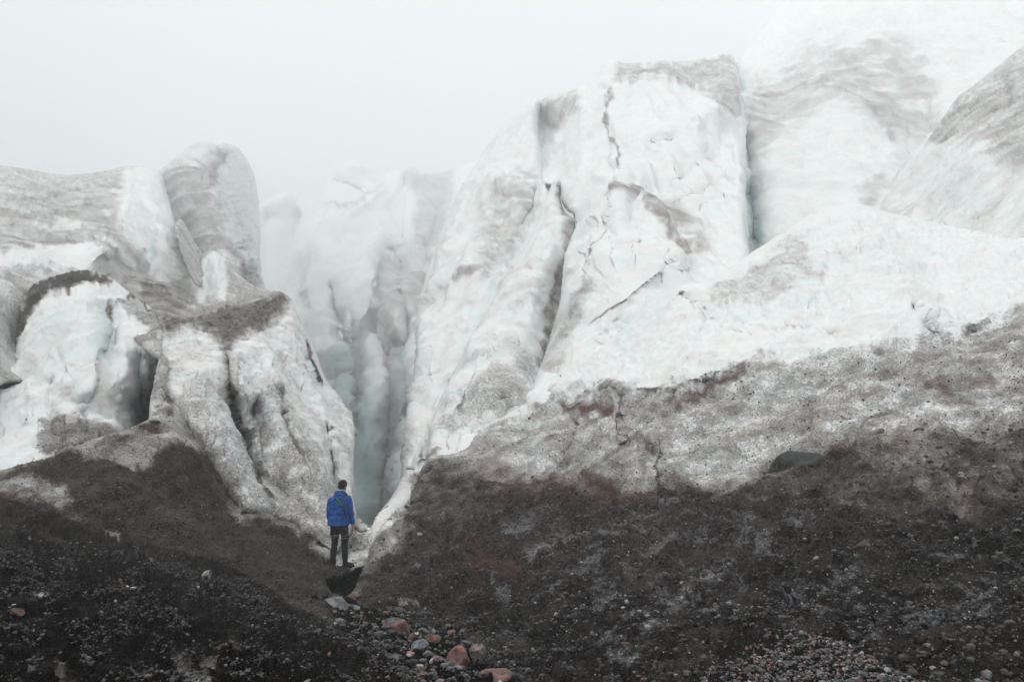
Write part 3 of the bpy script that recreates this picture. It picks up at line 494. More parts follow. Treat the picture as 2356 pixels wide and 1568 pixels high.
mass('ice_apron', 'R4', [(3400, 600), (2900, 575), (2500, 565), (2356, 545), (2330, 552), (2250, 531), (2180, 520), (2120, 505), (2060, 494), (2010, 478), (1985, 470), (1950, 469), (1920, 475), (1890, 485), (1850, 502), (1810, 530), (1765, 558), (1722, 585), (1690, 612), (1640, 645), (1600, 652), (1565, 655), (1530, 680), (1500, 702), (1440, 750), (1400, 790), (1360, 797), (1320, 830), (1300, 855), (1280, 866), (1250, 900), (1200, 935), (1150, 960), (1110, 985), (1090, 1008), (1080, 1030), (1040, 1045), (1000, 1048), (985, 1052), (964, 1090), (948, 1125), (944, 1160), (912, 1178), (880, 1207), (862, 1235), (850, 1265), (848, 1288), (836, 1302), (829, 1322), (822, 1345), (808, 1366), (795, 1384), (812, 1400), (840, 1415), (870, 1450), (1000, 1620), (1200, 1850), (3400, 1850)],
     [(2356, 545, 23.5), (1985, 470, 28), (1950, 560, 24.5), (1722, 585, 26), (1560, 655, 24.5), (1440, 750, 24), (1250, 900, 24), (1110, 985, 22), (985, 1052, 20.6), (948, 1125, 19.4), (880, 1207, 18), (850, 1265, 16.8), (834, 1312, 15.4), (800, 1380, 12.9), (830, 1395, 12.5), (950, 1280, 14.8), (1050, 1150, 17), (1200, 1200, 14.8), (1500, 1100, 15.3), (1700, 900, 18), (1600, 800, 20.5), (2000, 800, 18), (2356, 850, 15.5), (2356, 1050, 12.2), (1900, 1100, 13.6), (1500, 1350, 10.2), (1200, 1450, 9.8), (1050, 1450, 10.4), (1000, 1380, 11.8),
      (1150, 1560, 7.7), (1700, 1568, 6.2), (2356, 1568, 5), (2356, 1300, 8.3), (1900, 1350, 9.0), (2750, 1200, 8.4), (2750, 600, 20), (3350, 620, 18), (3350, 1200, 8.5), (3350, 1750, 5), (2700, 1568, 5.2), (1800, 700, 21.8), (1300, 1050, 18), (2750, 1750, 4.3), (1500, 1800, 4.2), (1000, 1700, 5.6), (2150, 620, 23)],
     M_NEAR, 3.0, rnd=(16, 1.1), skirt=6,
     feats=[([(1110, 990), (1180, 960), (1250, 915), (1400, 885), (1560, 888), (1660, 850), (1735, 825)], 'v', -0.32, 40, 10), ([(1434, 895), (1430, 985), (1452, 1040)], 'v', 0.40, 7), ([(1320, 950), (1329, 985), (1296, 1045), (1301, 1093)], 'v', 0.32, 6), ([(1527, 1010), (1522, 1075), (1509, 1155)], 's', 0.48, 12),
            ([(2160, 1120), (2178, 1165), (2190, 1215)], 'v', 0.32, 8), ([(1570, 670), (1640, 740), (1700, 760), (1850, 760), (2000, 790)], 'v', 0.48, 24, 12), ([(1720, 600), (1780, 680), (1800, 740)], 'g', 0.48, 30), ([(1950, 480), (2050, 600), (2120, 700), (2120, 760)], 'v', -0.56, 50, 30),
            ([(2356, 700), (2280, 730), (2200, 790)], 'v', 0.56, 16), ([(2100, 700), (2130, 745), (2180, 770)], 'v', 0.48, 8), ([(1950, 560), (1900, 680), (1910, 760)], 'g', 0.48, 30), ([(1560, 660), (1600, 720), (1640, 745)], 'v', 0.48, 8),
            ([(930, 1190), (900, 1260), (880, 1300), (860, 1360)], 'v', -0.40, 16), ([(960, 1215), (958, 1240), (952, 1262)], 'v', 0.48, 5), ([(880, 1360), (980, 1310), (1080, 1290), (1140, 1280)], 'v', 0.35, 10, 5), ([(1000, 1380), (1050, 1345), (1120, 1325)], 'v', 0.26, 8, 4),
            ([(1700, 1230), (1850, 1245), (1950, 1230), (2100, 1240), (2356, 1250)], 'v', 0.32, 12, 5), ([(1900, 1290), (2050, 1270), (2200, 1290), (2356, 1320)], 'v', 0.32, 12, 5), ([(1900, 1440), (2100, 1455), (2356, 1445)], 'v', 0.32, 14, 6), ([(1790, 1350), (1830, 1380), (1840, 1400)], 'v', 0.24, 7),
            ([(1840, 1040), (1780, 1075), (1740, 1110)], 'g', 0.24, 16)],
     dirt=.03,
     areas=[([(1250, 903), (1400, 880), (1560, 885), (1650, 850), (1735, 826), (1800, 835), (1900, 820), (2050, 790), (2150, 765), (2250, 745), (2356, 715), (3500, 600), (3500, 1250), (900, 1250), (970, 1090), (1060, 1030), (1090, 1010), (1150, 965), (1200, 938)], 46, .38),
            ([(1760, 700), (1820, 660), (1900, 640), (1880, 600), (1840, 560), (1870, 520), (1800, 560), (1700, 620), (1620, 660), (1640, 690)], 30, .17),
            ([(978, 1087), (1000, 1062), (1080, 1058), (1160, 1088), (1290, 1102), (1400, 1094), (1500, 1138), (1560, 1108), (1640, 1128), (1720, 1128), (1780, 1062), (1860, 1030), (1950, 1012), (2050, 1022), (2200, 1000), (2356, 965), (3500, 860), (3500, 1900), (1000, 1850), (830, 1500), (800, 1330), (858, 1268), (897, 1240), (921, 1199), (955, 1148)], 90, .86),
            ([(1250, 1010), (1400, 1000), (1500, 1050), (1500, 1100), (1400, 1090), (1290, 1090), (1200, 1070)], 30, .5),
            ([(1150, 1130), (1400, 1120), (1800, 1150), (2400, 1180), (3500, 1180), (3500, 1900), (1000, 1850), (830, 1500), (820, 1340), (900, 1300), (1000, 1200)], 110, .975),
            ([(2020, 1040), (2200, 1030), (2260, 1100), (2200, 1180), (2120, 1150), (2080, 1110)], 40, .74)],
     strokes=[([(1278, 925), (1362, 935), (1430, 940)], 26, .82), ([(1542, 935), (1620, 890), (1700, 850), (1735, 835)], 17, .8), ([(1524, 1012), (1521, 1075), (1509, 1155)], 3, .97), ([(1434, 895), (1428, 985), (1452, 1040)], 4, .85), ([(1320, 950), (1329, 985)], 3, .8), ([(1296, 1045), (1301, 1093)], 3, .8),
              ([(1500, 950), (1560, 930), (1600, 900)], 26, .6), ([(2060, 930), (2160, 900), (2300, 850)], 40, .62), ([(1440, 1000), (1500, 1040), (1470, 1090)], 20, .7), ([(1900, 880), (2100, 850), (2330, 800)], 50, .5),
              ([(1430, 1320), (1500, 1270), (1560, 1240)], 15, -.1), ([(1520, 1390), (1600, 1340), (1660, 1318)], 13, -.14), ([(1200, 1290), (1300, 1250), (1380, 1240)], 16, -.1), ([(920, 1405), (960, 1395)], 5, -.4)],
     rust=[([(1270, 925), (1362, 903), (1436, 892), (1450, 1000), (1480, 1060), (1440, 1060), (1400, 980), (1314, 952)], 14, .95), ([(1560, 883), (1650, 847), (1740, 826), (1722, 865), (1632, 888), (1590, 922), (1535, 940)], 14, .9), ([(1100, 1070), (1250, 1090), (1500, 1110), (1450, 1150), (1150, 1120)], 60, .4), ([(1090, 1270), (1200, 1290), (1180, 1330), (1100, 1330)], 40, .35), ([(2050, 880), (2300, 860), (2300, 940), (2050, 960)], 50, .5), ([(1500, 1020), (1800, 1000), (2100, 980), (1800, 900), (1500, 960)], 60, .2)],
     blue=[([(1560, 670), (1480, 740), (1420, 790)], 20, .12)], bands=[(62, 44, .12), (100, 90, .2)], seed=15, rough=(1.9, 1.6, 1.5), stretch=(1, 1, .7), warp=12, wet=(0, [([(800, 1420), (1100, 1330), (1500, 1330), (1900, 1220), (2300, 1150), (3500, 1050), (3500, 1900), (800, 1900)], 300, .85)], ()), crumb=1.7, icy=(.15, (), ICYS))

mass('ice_ledge', 'LE', [(726, 1306), (745, 1290), (762, 1274), (786, 1235), (798, 1208), (807, 1193), (818, 1187), (829, 1194), (841, 1205), (860, 1208), (880, 1206), (900, 1212), (905, 1240), (880, 1290), (858, 1292), (846, 1298), (834, 1303), (818, 1306), (806, 1315), (793, 1319), (780, 1330), (768, 1325), (756, 1334), (742, 1326), (732, 1318)],
     [(820, 1190, 20.6), (870, 1207, 21.4), (830, 1203, 19.8), (800, 1205, 20.2), (825, 1215, 19.2), (865, 1220, 19.8), (835, 1240, 18.9), (840, 1262, 18.6), (800, 1262, 18.7), (815, 1275, 18.2), (810, 1290, 17.5), (785, 1305, 16.72), (770, 1320, 16.0), (820, 1306, 16.8), (755, 1305, 16.6), (732, 1318, 15.6), (845, 1298, 17.0), (880, 1250, 18.6)],
     M_NEAR, 1.5, rnd=(3, .12), skirt=9, margin=14, feats=[([(812, 1215), (835, 1228), (850, 1222)], 'v', .5, 5), ([(838, 1225), (842, 1262)], 'v', -.2, 4)],
     dirt=.3, areas=[([(720, 1296), (760, 1284), (778, 1296), (800, 1306), (806, 1312), (790, 1340), (720, 1340)], 12, .97), ([(800, 1225), (845, 1232), (845, 1262), (800, 1262)], 8, .5)],
     strokes=[([(800, 1262), (830, 1268), (845, 1264)], 3, .7)], warp=3, rough=(.3, 2.2, 2.5), crumb=.5, drip=2, seed=16)

mass('ground_channel', 'CH', [(560, 1400), (690, 1370), (712, 1330), (740, 1270), (840, 1262), (862, 1330), (858, 1385), (880, 1398), (940, 1408), (1010, 1412), (1080, 1452), (1130, 1500), (1190, 1570), (1260, 1700), (1000, 1900), (800, 1750), (560, 1500)],
     [(740, 1388, 12.2), (800, 1390, 12.3), (763, 1415, 11.7), (800, 1410, 11.6), (845, 1420, 11.2), (720, 1395, 12.3), (700, 1375, 13), (860, 1400, 12.6), (910, 1430, 11), (1000, 1428, 11), (1010, 1412, 12.2), (1050, 1480, 9.2), (1120, 1495, 9.4), (1150, 1560, 7.5), (1200, 1560, 8.3), (950, 1550, 7.0), (850, 1480, 9), (765, 1350, 18), (800, 1345, 18.6), (828, 1352, 17.5), (745, 1350, 17), (760, 1290, 26), (820, 1300, 27), (780, 1372, 17.5), (820, 1376, 16.5), (745, 1372, 16), (1000, 1700, 5), (1200, 1700, 5.4), (728, 1350, 16)],
     M_GRIT, 2.5, rnd=(10, .5), skirt=3, margin=20, dirt=.985, rough=(1.5, 3, 3), stretch=(1, 1, 1), warp=6, wet=(.8, (), ()), seed=17, feats=[([(780, 1385), (830, 1400), (870, 1405)], 'v', .3, 8)])

mass('gravel_mound', 'MO', [(-750, 1200), (-100, 1135), (0, 1142), (100, 1170), (200, 1205), (300, 1236), (400, 1264), (480, 1284), (530, 1302), (561, 1318), (590, 1332), (612, 1347), (648, 1376), (684, 1397), (731, 1419), (790, 1450), (850, 1485), (900, 1515), (950, 1550), (1000, 1610), (1060, 1720), (1000, 1950), (-750, 1950)],
     [(0, 1142, 13.2), (-350, 1160, 13), (-700, 1200, 12.5), (200, 1205, 12.6), (400, 1264, 12.3), (530, 1302, 12.2), (612, 1347, 11.2), (684, 1397, 9.9), (790, 1450, 8.6), (850, 1485, 7.7), (950, 1550, 6.3), (0, 1568, 4.2), (-300, 1500, 5), (500, 1568, 4.5), (800, 1568, 5.2), (300, 1400, 7.3), (600, 1450, 7.2), (0, 1350, 7.4), (990, 1700, 4.5), (0, 1850, 2.6), (600, 1850, 2.7), (0, 1240, 9.8), (300, 1300, 9.8)],
     M_GRIT, 3.0, rnd=(10, .9), skirt=3, margin=20,
     feats=[([(600, 1400), (650, 1420), (720, 1450), (800, 1490), (863, 1521), (960, 1568), (1000, 1640)], 'v', -.22, 16, 10), ([(640, 1400), (700, 1425), (800, 1470), (880, 1520)], 'v', .2, 8), ([(480, 1500), (540, 1568), (600, 1640)], 'v', .15, 20), ([(560, 1440), (640, 1520), (700, 1600)], 'v', .12, 20), ([(360, 1520), (430, 1600)], 'v', .12, 14), ([(0, 1480), (200, 1470), (400, 1460)], 'v', .1, 30, 12)],
     dirt=.985, areas=[([(-400, 1180), (0, 1145), (200, 1210), (420, 1270), (480, 1300), (300, 1290), (0, 1220), (-400, 1240)], 40, .93)],
     strokes=[([(400, 1520), (440, 1568), (500, 1640)], 11, -.5), ([(450, 1550), (480, 1590)], 8, -.4), ([(225, 1205), (245, 1225), (280, 1240)], 7, -.5), ([(340, 1280), (350, 1290)], 7, -.4), ([(470, 1525), (490, 1560)], 8, -.3), ([(400, 1415), (420, 1445)], 5, -.3), ([(120, 1560), (170, 1600)], 10, -.25), ([(520, 1460), (560, 1500)], 8, -.15), ([(0, 1395), (60, 1385), (110, 1370)], 14, -.08)],
     rough=(1.5, 3, 3), stretch=(1, 1, 1), warp=8, wet=(0, [([(-800, 1290), (0, 1275), (200, 1320), (400, 1370), (560, 1405), (700, 1475), (860, 1560), (960, 1640), (960, 2000), (-800, 2000)], 200, 1.0)], ()), seed=18)

mass('gravel_cone', 'CO', [(1400, 1700), (1500, 1620), (1590, 1560), (1650, 1500), (1690, 1455), (1740, 1428), (1800, 1432), (1849, 1457), (1907, 1469), (1945, 1484), (2003, 1517), (2065, 1551), (2128, 1572), (2260, 1650), (2300, 1950), (1300, 1950)],
     [(1740, 1425, 7.9), (1849, 1457, 7.0), (1907, 1469, 6.7), (1945, 1484, 6.3), (2003, 1517, 5.8), (2065, 1551, 5.3), (2128, 1572, 5.0), (1640, 1500, 7.0), (1500, 1568, 6.6), (1700, 1568, 5.6), (1850, 1568, 5.0), (1700, 1450, 7.4), (1700, 1850, 3), (2250, 1700, 4)],
     M_GRIT, 3.0, rnd=(26, .25), skirt=2.5, margin=20, dirt=.985, rough=(1, 2.2, 3), stretch=(1, 1, 1), warp=6, wet=(.35, (), ()), seed=19,
     strokes=[([(1580, 1440), (1640, 1370)], 8, -.2)])

# the valley floor under everything
gv = np.array([(-900, -280, -9), (900, -280, -9), (900, 1160, -9), (-900, 1160, -9)], float)
g = mesh_object('ground', gv, np.array([[0, 1, 2, 3]]), M_GRIT, attrs={'dirt': np.full(4, .98)}); g['kind'] = 'structure'

# ------------------------------------------------------------------ stones
def ico(n):
    b = bmesh.new(); bmesh.ops.create_icosphere(b, subdivisions=n, radius=1.0)
    v = np.array([x.co[:] for x in b.verts]); f = np.array([[y.index for y in x.verts] for x in b.faces]); b.free()
    return v, f
ICO1, ICO3, ICO4 = ico(1), ico(3), ico(4)
def stone_shape(seed, lod, cuts=9, ang=.72, rough_=.045):
    cuts = int(cuts * 1.3); ang -= .27
    r = np.random.default_rng(seed); v, f = (ICO3 if lod < 4 else ICO4); v = v.copy()
    for _ in range(cuts):                                    # broken faces
        n = r.normal(size=3); n /= np.linalg.norm(n); h = r.uniform(ang, .95)
        dd = v @ n - h; v = v - np.where(dd > 0, dd, 0)[:, None] * n * .97
    nn = v / np.linalg.norm(v, axis=1)[:, None]
    v = v + nn * (fbm(v + seed * 3.1, .9, 4, .55, seed) * rough_ * 2.2 + fbm(v + seed, .22, 2, .5, seed + 5) * rough_ * .5)[:, None]
    return v, f
GREY, DGREY, PALE, RED, BROWN, PINK, BLUE, WHITE, BLACK, ORANGE = (.16, .165, .17), (.06, .062, .065), (.33, .32, .31), (.19, .085, .066), (.09, .06, .05), (.30, .20, .18), (.15, .175, .19), (.62, .62, .62), (.02, .019, .019), (.24, .10, .07)
def tone_of(v, base, seed, second=None):
    n = fbm(v + seed, .8, 4, .6, seed + 7); c = np.array(base)[None] * (1 + 1.0 * n)[:, None]
    if second is not None:
        k = sstep((v[:, 0] * -1.0 + n * 1.2 - .25) * 3)[:, None]; c = c * (1 - k) + np.array(second)[None] * k
    return np.clip(c, .004, .9)
def rock(key, x, y, wpx, hpx, tone, label, cat='rock', name='rock', tilt=0.0, seed=1, sink=.3, second=None, cuts=10, depthf=1.0, group=None, ang=.72):
    p, n = surf(key, x, y + hpx * .32)
    dd = p[1]; W = wpx * dd / FPX * .5; Hh = hpx * dd / FPX * .5
    v, f = stone_shape(seed, 4 if wpx > 22 else 3, cuts, ang)
    c = tone_of(v, tone, seed, second)
    v = v * np.array([W, max(W * .7, Hh) * depthf, Hh * 1.18])
    a = math.radians(tilt); R = np.array([[math.cos(a), 0, math.sin(a)], [0, 1, 0], [-math.sin(a), 0, math.cos(a)]])
    v = v @ R.T
    o = mesh_object(name, v, f, M_STONE, smooth=False, attrs={'tone': c})
    o.location = Vector(p) + Vector((0, max(W * .7, Hh) * depthf * .35, Hh * (1 - 2 * sink) * .6))
    o['label'] = label; o['category'] = cat
    if group: o['group'] = group
    return o
rock('LG', 763, 1402, 72, 44, (.20, .205, .215), 'long grey boulder slab leaning down at the lip of the dark hole below the hiker', 'boulder', 'boulder', tilt=30, seed=11)
rock('CH', 805, 1383, 36, 24, (.13, .06, .05), 'rusty red rock just under the dark hole, beside the long grey slab', seed=12)
rock('CH', 781, 1390, 32, 18, BROWN, 'dark brown rock wedged between the long grey slab and the rusty rock', seed=13)
rock('CH', 814, 1408, 28, 20, GREY, 'small rounded grey rock right of the long grey slab', seed=14)
rock('CH', 838, 1415, 20, 14, (.12, .125, .13), 'little grey rock between the rounded grey rock and the two-toned boulder', seed=44)
rock('CH', 907, 1412, 66, 20, DGREY, 'flat dark slab lying behind the two-toned grey boulder', seed=15, tilt=-8)
rock('CH', 912, 1434, 70, 40, GREY, 'smooth grey boulder with a reddish left end in the middle of the stream bed', 'boulder', 'boulder', seed=16, second=(.22, .11, .095), ang=.8)
rock('CH', 926, 1468, 50, 40, (.13, .068, .052), 'angular brick-red block directly below the two-toned grey boulder', seed=17)
rock('CH', 960, 1430, 34, 20, PINK, 'pale pink rock just right of the two-toned grey boulder', seed=18)
rock('CH', 958, 1443, 18, 12, DGREY, 'small dark rock tucked under the pale pink rock', seed=19)
rock('CH', 965, 1478, 28, 32, PALE, 'upright pale grey egg-shaped cobble right of the brick-red block', seed=20, cuts=5, ang=.85)
rock('CH', 948, 1491, 24, 20, (.16, .09, .075), 'small brown-red rock at the foot of the pale egg-shaped cobble', seed=21)
rock('CH', 962, 1516, 42, 38, BLUE, 'blue-grey boulder left of the flat orange rock', 'boulder', 'boulder', seed=22, tilt=35)
rock('CH', 987, 1513, 38, 22, ORANGE, 'flat orange-red rock against the blue-grey boulder', seed=23, tilt=18)
rock('CH', 939, 1532, 22, 17, (.26, .14, .11), 'small salmon rock below and left of the blue-grey boulder', seed=24)
rock('CH', 1003, 1537, 36, 28, (.19, .21, .20), 'greenish grey faceted rock left of the big red boulder', seed=25)
rock('CH', 1050, 1542, 66, 60, RED, 'big red boulder with a pointed top, largest of the red stones', 'boulder', 'boulder', seed=26, tilt=28)
rock('CH', 1093, 1544, 54, 40, (.15, .12, .11), 'brownish grey wedge leaning on the right side of the big red boulder', 'boulder', 'boulder', seed=27, tilt=14)
rock('CH', 1130, 1566, 88, 34, (.19, .092, .076), 'low rounded red boulder cut off by the bottom edge of the photo', 'boulder', 'boulder', seed=28, ang=.85, cuts=6)
rock('CH', 1146, 1548, 46, 26, (.12, .125, .13), 'long grey rock behind the low rounded red boulder', seed=29, tilt=20)
rock('CH', 1080, 1509, 34, 22, (.17, .12, .10), 'lone brown cobble above the brownish wedge', seed=30)
rock('CH', 1004, 1479, 22, 14, (.26, .12, .10), 'small reddish rock right of the pale egg-shaped cobble', seed=31)
rock('CH', 990, 1493, 14, 18, (.34, .25, .22), 'narrow pale pink stone standing between red pebbles', seed=32)
rock('CH', 975, 1497, 14, 14, (.30, .17, .15), 'small pink stone just above the flat orange rock', seed=33)
rock('CH', 1026, 1512, 15, 12, (.22, .18, .16), 'small brown pebble right of the flat orange rock', seed=34)
rock('CH', 1018, 1552, 24, 16, GREY, 'grey stone under the greenish grey faceted rock', seed=35)
rock('CH', 1044, 1564, 32, 18, (.17, .18, .19), 'grey rock at the bottom edge in front of the big red boulder', seed=36)
rock('CH', 1034, 1434, 10, 6, WHITE, 'tiny white chip alone on the dark bank right of the pale pink rock', seed=37)
rock('CH', 1058, 1472, 17, 10, GREY, 'small grey stone alone on the dark bank above the lone brown cobble', seed=38)
rock('MO', 754, 1528, 12, 14, (.25, .11, .10), 'little salmon-red stone alone on the black slope left of the stream bed', seed=39)
rock('MO', 504, 1491, 36, 26, (.075, .025, .018), 'dark maroon rock half sunk in the black gravel mound', seed=40)
rock('MO', 472, 1323, 28, 32, (.36, .34, .33), 'upright pale rock near the crest, tallest stone of the gravel mound', seed=41)
rock('MO', 450, 1355, 13, 8, WHITE, 'white pebble below the upright pale rock on the mound', seed=42)
rock('MO', 284, 1349, 24, 10, PALE, 'flat pale stone left of the upright pale rock on the mound', seed=43)
rock('MO', 86, 1373, 32, 13, (.30, .31, .31), 'wide pale grey stone above the rust-brown one at the left edge', seed=45)
rock('MO', 32, 1413, 44, 18, (.11, .06, .045), 'flat rust-brown rock at the left edge of the photo', seed=46)
rock('MO', 112, 1467, 16, 13, (.42, .33, .31), 'pale pink stone low on the left side of the mound', seed=47)
rock('MO', 423, 1334, 11, 9, (.24, .12, .09), 'orange pebble left of the upright pale rock', seed=48)
rock('MO', 528, 1337, 13, 9, (.24, .12, .09), 'orange pebble right of the upright pale rock', seed=49)
rock('MO', 110, 1431, 15, 10, (.27, .29, .30), 'bluish pebble above the pale pink stone on the left', seed=50)
rock('MO', 300, 1363, 16, 6, (.45, .44, .43), 'thin white stone sliver under the flat pale stone', seed=51)
rock('MO', 275, 1336, 13, 9, (.20, .09, .06), 'orange stone beside a dark one above the flat pale stone', seed=52)
rock('MO', 304, 1332, 18, 12, (.035, .03, .03), 'black pointed stone beside the orange one on the mound', seed=53)
rock('LG', 327, 984, 19, 10, (.17, .065, .045), 'brick-red stone perched on the grit crest below the blue crevasse', seed=54)
rock('LG', 352, 977, 34, 14, (.022, .02, .02), 'black lump of rock on the grit crest right of the brick-red stone', seed=55)
rock('R4', 1836, 1056, 180, 60, (.05, .053, .053), 'huge dark slate-grey slab frozen flat into the dirty ice slope', 'boulder', 'boulder', seed=61, tilt=-17, sink=.48, depthf=.22, cuts=14)
rock('R4', 2015, 1006, 50, 17, (.21, .195, .18), 'smooth tan oval stone frozen in the ice right of the slate slab', seed=57, tilt=-28, sink=.5, cuts=3, ang=.9, depthf=.4)
rock('R4', 2112, 990, 34, 13, (.07, .068, .068), 'dark elongated stone in pale ice right of the tan oval stone', seed=58, sink=.5, tilt=-10, depthf=.4)
rock('R4', 1990, 1256, 36, 20, (.085, .045, .038), 'maroon rock sticking out of the black debris on the right slope', seed=59, sink=.1)
rock('R4', 957, 1164, 22, 12, (.02, .02, .02), 'black stone at the edge of the pale ice strip right of the hiker', seed=60, sink=.2)
rock('R4', 1473, 1204, 24, 14, (.03, .024, .022), 'dark brown lump on the debris slope below the vertical crack', seed=62, sink=.3)
rock('R4', 1289, 864, 8, 4, (.05, .04, .035), 'tiny dark stone on the clean white edge of the ice', seed=63, sink=.2)
rock('R4', 2282, 1393, 9, 7, (.40, .23, .12), 'tiny orange chip far right on the black slope', seed=64, sink=.2)
rock('CO', 1800, 1430, 22, 14, (.16, .09, .075), 'brown stone at the top of the gravel cone, beside white pebbles', seed=65)
rock('CO', 1828, 1451, 17, 14, (.19, .16, .13), 'rounded tan stone on the crest of the gravel cone', seed=66)
rock('CO', 1957, 1487, 11, 8, (.7, .7, .7), 'bright white chip on the right edge of the gravel cone', seed=67)
rock('CO', 1973, 1523, 17, 12, (.24, .16, .13), 'tan cobble in the middle of the gravel cone', seed=68)
rock('CO', 1664, 1428, 16, 10, (.25, .13, .11), 'pinkish stone on the dark hump left of the gravel cone', seed=69)

PAL = [((.11, .115, .12), .34), ((.045, .045, .047), .33), ((.22, .215, .21), .10), ((.085, .055, .048), .12), ((.15, .085, .075), .04), ((.22, .16, .145), .04), ((.42, .42, .41), .03)]
PAL_CO = [((.13, .132, .145), .40), ((.045, .045, .047), .2), ((.22, .215, .22), .12), ((.12, .07, .062), .10), ((.20, .095, .085), .08), ((.28, .18, .16), .07), ((.42, .42, .41), .03)]
def pick(n, rng, pal=PAL):
    pr = np.array([p[1] for p in pal]); ix = rng.choice(len(pal), n, p=pr / pr.sum())
    return ix, np.array([p[0] for p in pal])[ix]
def scatter(keys, n, rng, zone=None, smin=.006, smax=.05, alpha=2.3, minpx=2.2, pal=PAL, dark=1.0):
    """stones lying on a mass; returns centre, normal, radius, tone"""
    m = MASS[keys]; mk = (m['sd'] > 1) & (m['P'][:, 0] > -120) & (m['P'][:, 0] < 2480) & (m['P'][:, 1] < 1660)
    pr = mk.astype(float)
    if zone is not None: pr = pr * zone(m['P'])
    pr /= pr.sum(); ix = rng.choice(len(pr), n, p=pr)
    c = m['V'][ix] + rng.normal(size=(n, 3)) * (m['V'][ix][:, 1:2] * m['step'] / FPX * .7); nn = m['nr'][ix]
    u = rng.random(n); r = smin * (1 - u * (1 - (smax / smin) ** (1 - alpha))) ** (1 / (1 - alpha))
    r = np.maximum(r, minpx * .5 * c[:, 1] / FPX)
    ti, t = pick(n, rng, pal); t = t * rng.uniform(.6, 1.35, (n, 1)) * dark
    return c, nn, r, np.clip(t, .005, .8), ti, m['P'][ix]
def blob(n0, key, n1, dens):
    q = lambda P: (fbm(np.stack([P[:, 0] / 90, P[:, 1] / 60, P[:, 0] * 0], 1), 1.0, 3, .6, n0) * 1.8 + dens).clip(.03, 1.2)
    return q
def strip(pts, wd):
    return lambda P: np.exp(-(polyline(P, pts)[0] / wd) ** 2)
ridge_pts = [(560, 1395), (650, 1422), (720, 1452), (800, 1490), (863, 1521), (960, 1566)]
zone_mo = lambda P: (.5 * blob(91, 0, 0, .45)(P) * (.35 + .65 * sstep((1480 - P[:, 1]) / 120)) + .9 * strip(ridge_pts, 9)(P) + .25 * strip([(640, 1376), (731, 1421), (850, 1487), (950, 1552)], 7)(P) + .8 * strip([(380, 1310), (470, 1345), (590, 1395)], 22)(P))
zone_co = lambda P: sstep((P[:, 0] * .55 + (P[:, 1] - 1440) * 1.0 - 985) / 60) * 1.0 + .7 * strip([(1730, 1425), (1800, 1432)], 8)(P) + .04
zone_ch = lambda P: .35 + .65 * sstep((P[:, 1] - 1390) / 30) * sstep((1110 - P[:, 0] + (P[:, 1] - 1480)) / 60)
zone_r4 = lambda P: strip([(1040, 1440), (1120, 1500), (1190, 1568)], 35)(P) + .25 * strip([(900, 1410), (1000, 1420)], 15)(P)
GRIT = [((.03, .027, .025), .45), ((.07, .066, .064), .28), ((.13, .128, .128), .12), ((.10, .062, .052), .09), ((.30, .30, .30), .06)]
FLECK = [((.035, .028, .026), .6), ((.08, .06, .052), .3), ((.11, .065, .058), .1)]
GLINT = [((.20, .205, .215), .5), ((.34, .345, .36), .35), ((.6, .6, .62), .15)]  # pale ice crumbs, coloured bright to stand in for glimmers on the slope
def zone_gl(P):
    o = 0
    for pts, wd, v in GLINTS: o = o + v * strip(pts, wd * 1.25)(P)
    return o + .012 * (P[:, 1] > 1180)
DARKLINE = [(978, 1087), (1080, 1058), (1290, 1102), (1500, 1138), (1720, 1128), (1860, 1030), (2050, 1022), (2356, 965), (2500, 940)]
def zone_band(P):
    y = np.interp(P[:, 0], [p_[0] for p_ in DARKLINE], [p_[1] for p_ in DARKLINE]); top = np.interp(P[:, 0], [1080, 1250, 1560, 1740, 2050, 2250, 2356], [1010, 900, 885, 830, 790, 745, 715])
    return sstep((P[:, 1] - top + 20) / 60) * sstep((y + 60 - P[:, 1]) / 90) * (P[:, 0] > 1040) * (fbm(np.stack([P[:, 0] / 70, P[:, 1] / 40, P[:, 0] * 0], 1), 1.0, 3, .6, 5) * 1.2 + .6).clip(.05, 1.3)
def zone_dark(P):
    y = np.interp(P[:, 0], [p_[0] for p_ in DARKLINE], [p_[1] for p_ in DARKLINE]); return sstep((P[:, 1] - y + 20) / 60) * (P[:, 0] > 860)
def zone_lgd(P): return (MASS['LG']['dirt'] > .8).astype(float) * (P[:, 1] > 960)
def zone_any(key, lo, hi): return lambda P: ((MASS[key]['dirt'] > lo) & (MASS[key]['dirt'] < hi)).astype(float)
parts = [scatter('MO', 28000, RNG, zone_mo, .0035, .022, 2.7, 1.3, dark=.7), scatter('CH', 9000, RNG, zone_ch, .006, .06, 2.35, 1.8, dark=.95), scatter('CO', 12000, RNG, zone_co, .0045, .024, 2.7, 2.0, PAL_CO, 1.25),
         scatter('LG', 5000, RNG, lambda P: sstep((P[:, 1] - 1080 - .33 * P[:, 0]) / 130) * (P[:, 0] < 640), .005, .02, 3.0, 1.2, dark=.7), scatter('R4', 1500, RNG, zone_r4, .005, .03, 2.8, 2.0, dark=.7),
         scatter('R4', 30000, RNG, zone_dark, .005, .05, 2.9, 1.5, GRIT), scatter('R4', 5200, RNG, zone_gl, .004, .02, 3.2, 1.2, GLINT), scatter('R4', 15000, RNG, zone_band, .004, .03, 3.4, 1.3, FLECK),
         scatter('LG', 12000, RNG, zone_lgd, .004, .03, 3.2, 1.2, GRIT), scatter('LG', 8000, RNG, zone_any('LG', .3, .8), .004, .02, 3.4, 1.1, FLECK), scatter('L5', 3500, RNG, zone_any('L5', .25, .85), .006, .02, 3.4, 1.1, FLECK), scatter('L3', 2500, RNG, zone_any('L3', .3, .9), .008, .03, 3.4, 1.1, FLECK), scatter('LE', 700, RNG, None, .006, .03, 3.0, 1.0, GRIT)]
